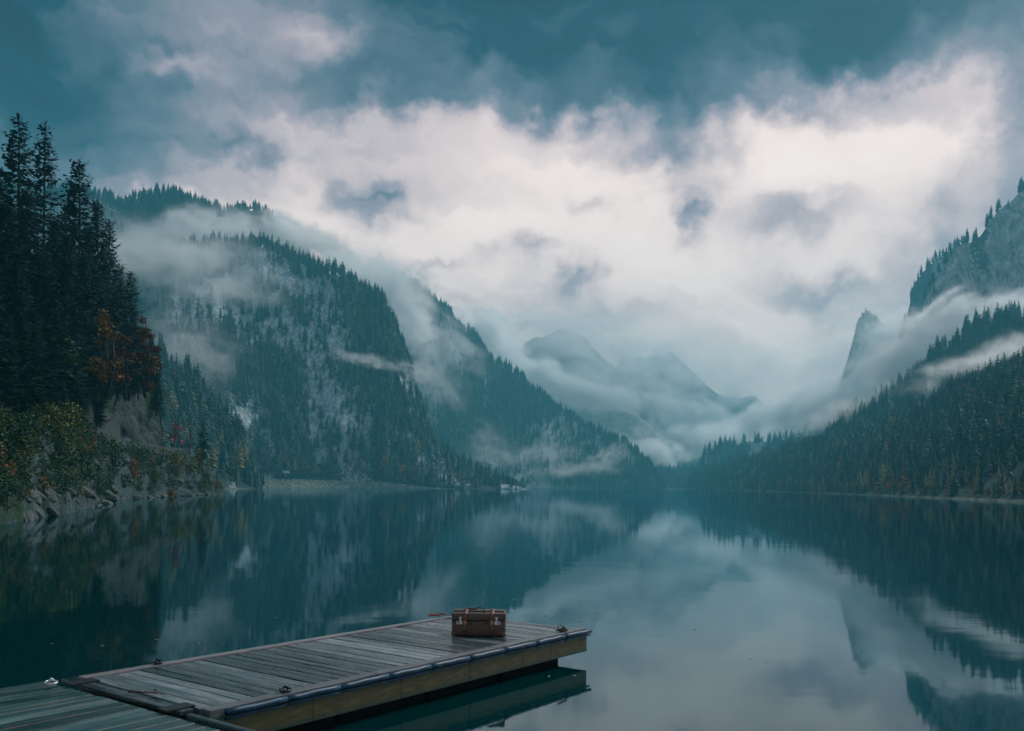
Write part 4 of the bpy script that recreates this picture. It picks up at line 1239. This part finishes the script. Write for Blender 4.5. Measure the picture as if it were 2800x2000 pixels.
# blue fender in short lengths, a thick tube over a thin bead
nf = 9
for k in range(nf):
    x0 = .12 + (LEN - .07) * k / nf; x1 = .12 + (LEN - .07) * (k + 1) / nf - .003
    pts = [(x0 + (x1 - x0) * i / 6, -WID - .020 + random.uniform(-.002, .002), DZ - .020 + random.uniform(-.003, .003)) for i in range(7)]
    tube('fender_tube', pts, .022, m_blue, jetty, 12)
    pts = [(x0 + (x1 - x0) * i / 6, -WID - .012 + random.uniform(-.002, .002), DZ - .062 + random.uniform(-.003, .003)) for i in range(7)]
    tube('fender_bead', pts, .013, m_blue, jetty, 8)

def mooring_ring(x, y, mat, rad=.042, parent=jetty, tilt=8):
    e = parent
    pl = bmesh.new(); box_bm(pl, .06, .05, .012, (x, y, DZ + .018), .003)
    pr = link('mooring_ring', bm_mesh('mooring_ring', pl), mat, e)
    pts = []
    rot = Matrix.Rotation(R(tilt), 3, 'X')
    for k in range(25):
        a = 2 * math.pi * k / 24
        q = rot @ Vector((math.cos(a) * rad, math.sin(a) * rad, 0))
        pts.append((x + q.x, y + q.y, DZ + .034 + q.z))
    tube('ring', pts, .0065, mat, pr, 8)
    tube('eye', [(x - .02, y, DZ + .02), (x - .018, y, DZ + .05), (x, y, DZ + .062), (x + .018, y, DZ + .05), (x + .02, y, DZ + .02)], .007, mat, pr, 7)
    return pr
def jl(px, py):
    p = G(px, py, DZ) - Vector((O.x, O.y, DZ))
    return p.dot(eL), -p.dot(eW)
x, y = jl(447, 1824); mooring_ring(x, -.05, M_IRON)
x, y = jl(812, 1905); mooring_ring(x, -WID + .05, M_IRON)
x, y = jl(1547, 1732); pr = mooring_ring(x, -WID + .06, M_IRON, .06, tilt=50)

# rope with a red loop and a chain at the far left corner
M_ROPE = plain('red_rope', (.42, .06, .05), .8, var=.3, scale=60)
cx, cy_ = jl(1205, 1692)
shk = tag(empty('red_mooring_hook', tuple(Vector((O.x, O.y, DZ + .018)) + eL * cx - eW * .03), ANG - R(52)), 'red hook and short chain lying beside the suitcase', 'hook')
pts = [(-.06 * math.cos(a) - .02, .028 * math.sin(a), .018 + .006 * math.sin(2 * a)) for a in np.linspace(0, 2 * math.pi, 20)]
tube('loop', pts, .0085, M_ROPE, shk, 7)
tube('stem', [(.03, 0, .02), (.07, .005, .035), (.11, .0, .025)], .011, M_ROPE, shk, 7)
for k in range(5):
    a0 = .12 + k * .028
    pts = [(a0 + .02 * math.cos(a), (.011 * math.sin(a) if k % 2 else 0), .022 + (0 if k % 2 else .011 * math.sin(a))) for a in np.linspace(0, 2 * math.pi, 13)]
    tube('chain_link', pts, .0045, M_STEEL, shk, 6)
# black rope coil by the far right ring
cpt = Vector((O.x, O.y, DZ + .018)) + eL * (jl(1560, 1735)[0]) + eW * (WID - .05)
pts = []
for k in range(70):
    a = k * .42
    pts.append((.06 * math.cos(a) + random.uniform(-.006, .006), .045 * math.sin(a) + random.uniform(-.006, .006), 0.006 + .0002 * k + random.uniform(0, .006)))
rope = tube('mooring_rope', pts[:44], .0045, plain('dark_rope', (.02, .025, .028), .85, var=.3, scale=80), None, 6)
rope.location = cpt
tag(rope, 'dark coil of rope at the far right corner of the jetty', 'rope')

# ------------------------------------------------------------------ the near platform, planks along its length
W2 = 3.2; L2 = 4.6
plat = tag(empty('near_platform', (O.x, O.y, 0), ANG), 'dark plank platform in the bottom left corner, teal shadow tone in its colour', 'platform')
GAP = .05
z2 = DZ - .012
y = .10
k = 0
PM = {}
while y > -W2:
    wd = random.choice((.125, .14, .15, .16))
    key = (wd, k % 2)
    if key not in PM:
        PM[key] = plank_mesh(400 + len(PM), L2, wd - .009); PM[key].materials.append(M_PLANK2)
    o = bpy.data.objects.new('plank', PM[key]); COL.objects.link(o); o.parent = plat
    o.location = (-GAP - L2 / 2 - .14 - random.uniform(0, .012), y - wd / 2, z2 + random.uniform(-.004, .004))
    o.rotation_euler = (R(random.uniform(-1, 1)), 0, R(random.uniform(-.1, .1)))
    y -= wd; k += 1
PY0, PY1 = .10, y
# cross board hiding the hinge between the two decks
bm = bmesh.new(); box_bm(bm, WID - .14, .11, .03, (0, 0, 0), .004); o = link('threshold_board', bm_mesh('threshold_board', bm), M_PLANK, plat); o.location = (-GAP - .03, -WID / 2 + .07, DZ - .006); o.rotation_euler = (0, 0, R(90))
bm = bmesh.new(); box_bm(bm, .045, -WID - PY1 + .02, .045, (-GAP - .10, (PY1 - WID) / 2, z2 + .012), .008); link('edge_trim', bm_mesh('edge_trim', bm), M_PLANK2, plat)
bm = bmesh.new(); box_bm(bm, .04, PY0 - PY1, .16, (-GAP - .14, (PY0 + PY1) / 2, z2 - .12), .004); link('fascia_board', bm_mesh('fascia_board', bm), M_FLOAT, plat)
bm = bmesh.new(); box_bm(bm, L2, .04, .16, (-GAP - .14 - L2 / 2, PY0 - .025, z2 - .12), .004); link('fascia_board', bm_mesh('fascia_board', bm), M_FLOAT, plat)
bm = bmesh.new(); box_bm(bm, L2 - .1, PY0 - PY1 - .1, .03, (-GAP - .16 - L2 / 2, (PY0 + PY1) / 2, z2 - .06)); link('light_block_sheet', bm_mesh('light_block_sheet', bm), M_FLOAT, plat)  # added dark sheet, blocks light through the gaps of this deck
bm = bmesh.new(); box_bm(bm, L2 - .8, PY0 - PY1 - .5, .5, (-GAP - .2 - L2 / 2, (PY0 + PY1) / 2, 0), .03); link('float', bm_mesh('float', bm), M_FLOAT, plat)
for i in range(2):
    bm = bmesh.new(); box_bm(bm, .22, .12, .014, (-GAP - .04, -.25 - i * (WID - .5), DZ + .014), .003); link('hinge_plate', bm_mesh('hinge_plate', bm), M_IRON, plat)
x, y = jl(140, 1878); mooring_ring(x, y if y < .08 else .05, plain('white_steel', (.62, .66, .66), .35, .6), parent=plat)
# twig
p0 = G(395, 1902, DZ + .01)
tw = tag(empty('twig', p0 + Vector((0, 0, .012))), 'dry twig with a few leaves on the joint between the decks', 'twig')
M_TWIG = plain('twig_bark', (.06, .045, .03), .85, var=.4, scale=40)
tube('stem', [(-.13, .03, .004), (-.06, .015, .012), (.02, .0, .006), (.09, -.012, .014), (.17, -.035, .005)], [.006, .006, .005, .005, .002], M_TWIG, tw, 6)
tube('side_shoot', [(-.02, .005, .008), (.02, .035, .014), (.06, .05, .01)], [.004, .003, .0015], M_TWIG, tw, 5)
tube('side_shoot', [(.05, -.005, .01), (.09, -.05, .018), (.13, -.06, .01)], [.004, .003, .0015], M_TWIG, tw, 5)
def leaf_mesh(s):
    return mesh('leaf', [(-s, 0, 0), (-.3 * s, .45 * s, .08 * s), (.4 * s, .35 * s, .1 * s), (s, 0, .02 * s), (.4 * s, -.35 * s, .1 * s), (-.3 * s, -.45 * s, .08 * s), (0, 0, -.04 * s)], [(0, 6, 1), (1, 6, 2), (2, 6, 3), (3, 6, 4), (4, 6, 5), (5, 6, 0)])
lm = leaf_mesh(.03); lm.materials.append(plain('dead_leaf', (.16, .075, .035), .8, var=.4, scale=30))
for q in ((-.12, .04, .012), (-.09, .02, .02), (.06, .052, .014), (.13, -.06, .014)):
    c = bpy.data.objects.new('leaf', lm); COL.objects.link(c); c.parent = tw; c.location = q; c.rotation_euler = (random.uniform(-.4, .4), random.uniform(-.4, .4), random.uniform(0, 6))

# leaves drifting on the lake
fl = leaf_mesh(.035); fl.materials.append(plain('pale_floating_leaf', (.42, .36, .24), .6, var=.4, scale=30))
spots = [(1570, 1848), (1502, 1850), (142, 1760), (281, 1767), (545, 1759), (430, 1750), (563, 1780), (632, 1783), (690, 1763), (755, 1690), (610, 1762), (1195, 1673), (1213, 1652), (1320, 1646), (1362, 1640), (1491, 1684), (1572, 1692), (1582, 1698), (1406, 1640), (1630, 1674), (1571, 1670), (1482, 1663), (1150, 1600), (1650, 1620), (1720, 1560), (1800, 1640), (2050, 1800), (2094, 1808), (1900, 1720), (1700, 1480)]
for k, (px, py) in enumerate(spots):
    c = bpy.data.objects.new('floating_leaf', fl); COL.objects.link(c)
    q = G(px, py, .004); c.location = q; c.rotation_euler = (0, 0, random.uniform(0, 6.28)); sc_ = random.uniform(.4, .9) * (1 + max(0, (q.y - 10) / 40)); c.scale = (sc_, sc_, 1)
    tag(c, 'small pale fallen leaf floating on the still lake', 'leaf', 'leaves floating on the lake')

# ------------------------------------------------------------------ the suitcase
sb = G(1308, 1741, DZ)
SCALE = 146 * sb.y / F / .55
case = tag(empty('leather_suitcase', (sb.x, sb.y, DZ + .006), R(-1.5)), 'old brown leather suitcase with straps and nickel latches on the jetty', 'suitcase')
case.scale = (SCALE,) * 3
m_leather, nt, b = pmat('brown_leather')
t = nt.n('ShaderNodeTexCoord')
n1 = nt.noise(t.outputs['Object'], 5, 5, .6); n2 = nt.noise(t.outputs['Object'], 90, 4, .6); n3 = nt.noise(t.outputs['Object'], 14, 5, .7)
col = nt.ramp(n1.outputs[0], [(.3, (.052, .033, .025)), (.55, (.092, .050, .037)), (.75, (.14, .078, .060))])
col = nt.mix(nt.mapr(n3.outputs[0], .62, .74, 0, .6), col, (.24, .12, .08))
nt.l(col, b.inputs['Base Color']); b.inputs['Roughness'].default_value = .42
bp = nt.n('ShaderNodeBump'); bp.inputs['Strength'].default_value = .25; bp.inputs['Distance'].default_value = .003
nt.l(n2.outputs[0], bp.inputs['Height']); nt.l(bp.outputs[0], b.inputs['Normal'])
M_STRAP = plain('strap_leather', (.15, .062, .040), .45, var=.35, scale=25, bump=.2)
M_TAB = plain('orange_tab_leather', (.48, .15, .035), .45, var=.2, scale=30)
M_DARKL = plain('dark_leather', (.022, .020, .020), .45, var=.3, scale=30)
M_NICKEL = plain('nickel', (.62, .62, .60), .3, .9, var=.2, scale=60)
M_SEAM = plain('seam_piping', (.045, .026, .02), .5)
W_, D_, HB, HL = .55, .27, .150, .078
bm = bmesh.new(); box_bm(bm, W_, D_, HB, (0, D_ / 2, HB / 2), .010, 3); link('body', bm_mesh('body', bm, True), m_leather, case)
# lid: front part, then a raised flap line towards the back
bm = bmesh.new(); box_bm(bm, W_ + .006, D_ + .006, HL, (0, D_ / 2, HB + .003 + HL / 2), .016, 4)
lid = link('lid', bm_mesh('lid', bm, True), m_leather, case)
bm = bmesh.new(); box_bm(bm, W_ - .02, D_ * .46, .014, (-.002, D_ * .70, HB + HL + .008), .006, 3); link('top_flap', bm_mesh('top_flap', bm, True), m_leather, lid)
# bulge of loose leather at the back left of the flap
v, f = tube_arrays([(-.17, D_ * .78, HB + HL + .012), (-.13, D_ * .8, HB + HL + .022), (-.08, D_ * .8, HB + HL + .024), (-.02, D_ * .78, HB + HL + .014)], [.004, .010, .010, .004], 8)
link('loose_leather', mesh('loose_leather', v, f, True), M_STRAP, lid)
def rect_loop(y0, y1, x0, x1, z, rad, name):
    tube(name, [(x0, y0, z), (x1, y0, z), (x1, y1, z), (x0, y1, z), (x0, y0, z)], rad, M_SEAM, case, 6)
rect_loop(-.001, D_ + .001, -W_ / 2 - .001, W_ / 2 + .001, HB + .001, .0035, 'seam')
rect_loop(.010, D_ - .01, -W_ / 2 + .008, W_ / 2 - .008, .006, .0035, 'seam')
for sx in (-1, 1):
    for zz in (.02, HB + HL - .014):
        bm = bmesh.new(); box_bm(bm, .045, .05, .04, (sx * (W_ / 2 - .017), .019, zz), .014, 3)
        link('corner_patch', bm_mesh('corner_patch', bm, True), M_STRAP, case)
# two straps running from the front over the lid
for sx in (-.138, .138):
    st_ = .042
    path = [(-.006, .010), (-.0075, HB * .5), (-.0075, HB - .004), (-.0095, HB + .02), (-.0095, HB + HL - .02), (-.002, HB + HL + .004), (.03, HB + HL + .008), (D_ * .42, HB + HL + .008), (D_ * .50, HB + HL + .020), (D_ * .9, HB + HL + .020), (D_ + .005, HB + HL), (D_ + .0075, HB * .5)]
    V, Fc = [], []
    for (yy, zz) in path:
        V += [(sx - st_ / 2, yy, zz), (sx + st_ / 2, yy, zz)]
    for i in range(len(path) - 1):
        a = 2 * i; Fc.append((a, a + 1, a + 3, a + 2))
    o = link('strap', mesh('strap', V, Fc, True), M_STRAP, case)
    md = o.modifiers.new('thick', 'SOLIDIFY'); md.thickness = .004; md.offset = 0
    tv, tf = [], []
    c0 = (sx, HB - .012)
    for k in range(16):
        a = 2 * math.pi * k / 16
        tv += [(c0[0] + .019 * math.cos(a), -.0125, c0[1] + .021 * math.sin(a)), (c0[0] + .019 * math.cos(a), -.007, c0[1] + .021 * math.sin(a))]
    tf = [tuple(range(0, 32, 2))[::-1], tuple(range(1, 32, 2))] + [((2 * k), (2 * k + 2) % 32, (2 * k + 3) % 32, 2 * k + 1) for k in range(16)]
    tab = link('tab', mesh('tab', tv, tf), M_TAB, o)
    bm = bmesh.new(); bmesh.ops.create_uvsphere(bm, u_segments=10, v_segments=8, radius=.006, matrix=Matrix.Translation((sx, -.013, HB - .006))); link('stud', bm_mesh('stud', bm, True), M_NICKEL, o)
# latches: square plate with a keyhole disc, hasp stem and cross bar on the lid
for sx in (-.196, .196):
    bm = bmesh.new(); box_bm(bm, .058, .008, .034, (sx, -.004, HB - .014), .002, 2)
    la = link('latch', bm_mesh('latch', bm), M_NICKEL, case)
    s2 = 1 if sx < 0 else -1
    bm = bmesh.new(); box_bm(bm, .020, .010, .034, (sx + s2 * .010, -.008, HB + .022), .003, 2); link('hasp', bm_mesh('hasp', bm), M_NICKEL, la)
    bm = bmesh.new(); box_bm(bm, .038, .010, .009, (sx + s2 * .012, -.009, HB + .042), .003, 2); link('hasp_bar', bm_mesh('hasp_bar', bm), M_NICKEL, la)
    v, f = tube_arrays([(sx - s2 * .008, -.007, HB - .014), (sx - s2 * .008, -.0115, HB - .014)], .010, 14); link('keyhole_disc', mesh('keyhole_disc', v, f), M_IRON, la)
# front carrying handle, drooping between two mounts
h0 = link('front_handle', mesh('front_handle', *tube_arrays([(-.062, -.010, HB - .026), (-.058, -.022, HB - .036), (-.040, -.026, HB - .044), (0, -.028, HB - .046), (.040, -.026, HB - .044), (.058, -.022, HB - .036), (.062, -.010, HB - .026)], [.006, .007, .008, .009, .008, .007, .006], 8), True), M_STRAP, case)
for sx in (-1, 1):
    bm = bmesh.new(); box_bm(bm, .046, .007, .022, (sx * .074, -.004, HB - .024), .003, 2); link('handle_mount', bm_mesh('handle_mount', bm), M_DARKL, h0)
    tube('handle_link', [(sx * .068 + .011 * math.cos(a), -.012, HB - .026 + .011 * math.sin(a)) for a in np.linspace(0, 6.283, 13)], .003, M_IRON, h0, 6)
# arched top handle
ty = D_ * .42
h1 = link('top_handle', mesh('top_handle', *tube_arrays([(math.cos(a) * .056, ty, HB + HL + .004 + math.sin(a) * .046) for a in np.linspace(0, math.pi, 15)], .0062, 8), True), M_DARKL, case)
for sx in (-1, 1):
    bm = bmesh.new(); box_bm(bm, .030, .03, .010, (sx * .060, ty, HB + HL + .008), .003, 2); link('handle_mount', bm_mesh('handle_mount', bm), M_DARKL, h1)

# ------------------------------------------------------------------ two birds
M_BIRD = plain('bird_dark', (.02, .02, .022), .8)
for (px, py) in ((1624, 945), (1630, 943)):
    v, f = [(0, .25, 0), (.06, 0, .03), (0, -.25, 0), (-.06, 0, .03), (0, 0, -.07), (.55, -.05, .22), (.25, .09, .1), (-.55, -.05, .22), (-.25, .09, .1), (.08, -.32, 0), (-.08, -.32, 0), (0, .33, .01), (0, .24, .05)], [(0, 1, 4), (1, 2, 4), (2, 3, 4), (3, 0, 4), (0, 3, 1), (3, 2, 1), (1, 6, 5), (1, 5, 2), (3, 7, 8), (3, 2, 7), (2, 9, 10), (0, 12, 11)]
    o = link('bird', mesh('bird', v, f), M_BIRD); o.location = P(px, py, 420); o.rotation_euler = (.2, random.uniform(-.4, .4), R(40)); o.scale = (.9,) * 3
    tag(o, 'tiny dark bird gliding in front of the hazy mid valley mountain', 'bird', 'pair of birds over the valley')

# ------------------------------------------------------------------ air: haze and mist banks
HAZE_D = 0.00044
m_haze = bpy.data.materials.new('haze_air'); m_haze.use_nodes = True
nt = NT(m_haze.node_tree); nt.t.nodes.clear()
out = nt.n('ShaderNodeOutputMaterial'); pvn = nt.n('ShaderNodeVolumePrincipled')
pvn.inputs['Color'].default_value = (.19, .76, .92, 1)
pvn.inputs['Density'].default_value = HAZE_D
pvn.inputs['Density Attribute'].default_value = ''
pvn.inputs['Anisotropy'].default_value = 0.15
nt.l(pvn.outputs[0], out.inputs['Volume'])
bm = bmesh.new(); box_bm(bm, 3420, 2880, 320, (0, 725, 156))
tag(link('haze', bm_mesh('haze', bm), m_haze), kind='stuff')

FOG_COL = (.99, .982, .988, 1)
def fog(px, py, Y, rx, ry, dep, rot, tau, seed, label, soft=.5, stretch=1.0):
    """a mist bank: an ellipsoid of air whose density is broken up by noise and fades to nothing at its rim"""
    c = P(px, py, Y)
    ax, azr, ay = rx * 1.3 * Y / F, ry * 1.35 * Y / F, dep * .6
    m = bpy.data.materials.new('mist'); m.use_nodes = True
    nt = NT(m.node_tree); nt.t.nodes.clear()
    out = nt.n('ShaderNodeOutputMaterial'); pv_ = nt.n('ShaderNodeVolumeScatter')
    pv_.inputs['Color'].default_value = FOG_COL
    pv_.inputs['Anisotropy'].default_value = 0.6
    t = nt.n('ShaderNodeTexCoord')
    # object space is the unit sphere; noise lives in metres
    mp = nt.n('ShaderNodeMapping'); mp.inputs['Scale'].default_value = (ax, ay, azr * 1.5); mp.inputs['Location'].default_value = (seed * 37.7, seed * 11.3, seed * 5.1)
    nt.l(t.outputs['Object'], mp.inputs[0])
    size = (ax * azr) ** .5
    n = nt.noise(mp.outputs[0], 1.1 / size, 6, .6, .5)
    n2 = nt.noise(mp.outputs[0], 3.6 / size, 5, .65, .4)
    wrp = nt.vm('MULTIPLY', nt.vm('SUBTRACT', n.outputs['Color'], (.5, .5, .5)), (2.0, .8, 2.0))
    rad = nt.vm('LENGTH', nt.vm('ADD', t.outputs['Object'], wrp))
    fall = nt.mapr(rad, .95, .0, 0, 1, True)
    fall = nt.m('MULTIPLY', fall, fall)
    edge = nt.mapr(nt.vm('LENGTH', t.outputs['Object']), 1.0, .72, 0, 1, True)
    br_ = nt.m('MULTIPLY', nt.mapr(n2.outputs[0], .36, .62, .05, 1.35), edge)
    dens = nt.m('MULTIPLY', nt.m('MULTIPLY', fall, br_), 5.0 * tau / ay)
    nt.l(dens, pv_.inputs['Density'])
    nt.l(pv_.outputs[0], out.inputs['Volume'])
    bm = bmesh.new(); bmesh.ops.create_icosphere(bm, subdivisions=2, radius=1.0)
    o = link('mist_bank', bm_mesh('mist_bank', bm), m)
    o.location = c; o.scale = (ax, ay, azr); o.rotation_euler = (0, -R(rot), 0)
    tag(o, label, kind='stuff')
    return o
FOGS = [
    (300, 690, 690, 300, 110, 90, 8, .6, 'mist behind the tips of the near spruces'),
    (540, 720, 660, 300, 110, 60, -10, .5, 'soft mist over the brow of the steep mountain'),
    (1190, 1020, 960, 180, 80, 60, -45, .35, 'ragged mist sinking along the mid valley mountain'),
    (620, 650, 795, 280, 95, 50, -4, 3.5, 'bright mist between the back ridge and the steep mountain'),
    (420, 700, 650, 280, 95, 60, 5, .7, 'mist drifting over the top left of the steep mountain'),
    (800, 640, 800, 170, 55, 50, -20, 2.6, 'mist trailing right off the back ridge'),
    (560, 800, 640, 200, 50, 40, 0, .35, 'thin veil on the upper face of the steep mountain'),
    (1000, 985, 610, 160, 22, 20, -10, .40, 'thin streak of mist across the steep mountain'),
    (1150, 1020, 635, 85, 34, 24, -12, .5, 'small puff of mist on the right edge of the steep mountain'),
    (1125, 880, 930, 80, 120, 70, 20, 1.8, 'mist rising in the gap behind the steep mountain'),
    (1220, 930, 960, 160, 80, 70, -40, .5, 'ragged mist on the upper face of the mid valley mountain'),
    (1020, 760, 1090, 220, 80, 90, -20, 1.9, 'cloud wrapping the top of the mid valley mountain'),
    (1340, 1225, 920, 110, 80, 50, -30, .28, 'small puff of mist low on the mid valley mountain'),
    (1560, 1285, 1000, 160, 28, 50, 4, .5, 'low streak of mist above the far treeline'),
    (1660, 1250, 1010, 100, 32, 40, 30, .45, 'wisp of mist rising near the end of the mid valley mountain'),
    (1480, 1240, 960, 140, 40, 40, 10, .2, 'faint veil low on the mid valley mountain'),
    (1330, 925, 1380, 150, 75, 110, -35, 3.0, 'bright cloud behind the mid valley slope'),
    (1490, 1035, 1380, 170, 60, 110, -22, 3.2, 'bright cloud tongue over the mid valley'),
    (1640, 1080, 1400, 150, 45, 100, -12, 2.6, 'bright cloud in front of the hazy round mountain'),
    (1770, 1235, 1400, 130, 60, 90, -10, 3.0, 'bright mist behind the end of the mid valley slope'),
    (2340, 930, 1220, 150, 160, 70, 30, .15, 'thin veil over the leaning rock fin'),
    (1500, 900, 1520, 190, 60, 90, -15, .8, 'cloud brushing the top of the round hazy mountain'),
    (1790, 965, 1830, 160, 50, 90, -15, .6, 'cloud brushing the farthest peak'),
    (1900, 1150, 1700, 260, 60, 120, -22, 2.6, 'bright cloud crossing the far peaks'),
    (1700, 960, 1800, 120, 60, 100, -40, 1.2, 'veil between the far peaks'),
    (2000, 1195, 1480, 220, 60, 110, 8, 3.0, 'bright mist on the valley floor'),
    (2180, 1130, 1400, 220, 80, 110, 22, 3.0, 'bright mist rising on the right of the valley'),
    (2360, 1060, 1150, 250, 95, 110, 28, 3.5, 'bright mist under the rock fin'),
    (2500, 950, 730, 220, 90, 60, 28, 2.4, 'bright mist between the rock fin and the cliff'),
    (2640, 872, 690, 220, 80, 50, 14, 2.6, 'bright mist bank at the foot of the right cliff'),
    (2800, 850, 680, 150, 60, 50, 10, 2.2, 'mist under the right cliff at the picture edge'),
    (2450, 950, 1200, 110, 100, 90, 20, 2.2, 'veil hiding the right of the rock fin'),
    (2640, 1000, 470, 250, 44, 34, 20, .55, 'streak of mist between two wooded shoulders on the right'),
    (2330, 1115, 640, 220, 50, 50, 18, .7, 'mist lying behind the right forest edge'),
    (2790, 950, 500, 150, 55, 40, 12, .5, 'mist on the right shoulder at the picture edge'),
    (570, 985, 460, 190, 100, 40, -20, .32, 'mist rising behind the dark spur'),
    (1620, 1020, 1450, 420, 190, 120, 0, .6, 'soft veil of cloud over the far valley peaks'),
    (1900, 1060, 1750, 320, 130, 120, 0, .6, 'soft veil of cloud over the farthest peak'),
    (480, 920, 450, 140, 110, 40, 0, .22, 'thin mist right of the near spruces'),
]
for k, (px, py, Y, rx, ry, dep, rot, tau, lab) in enumerate(FOGS):
    fog(px, py, Y, rx, ry, dep, rot, tau * (1.5 if Y > 1300 and tau > 2 else 1), k + 1, lab)
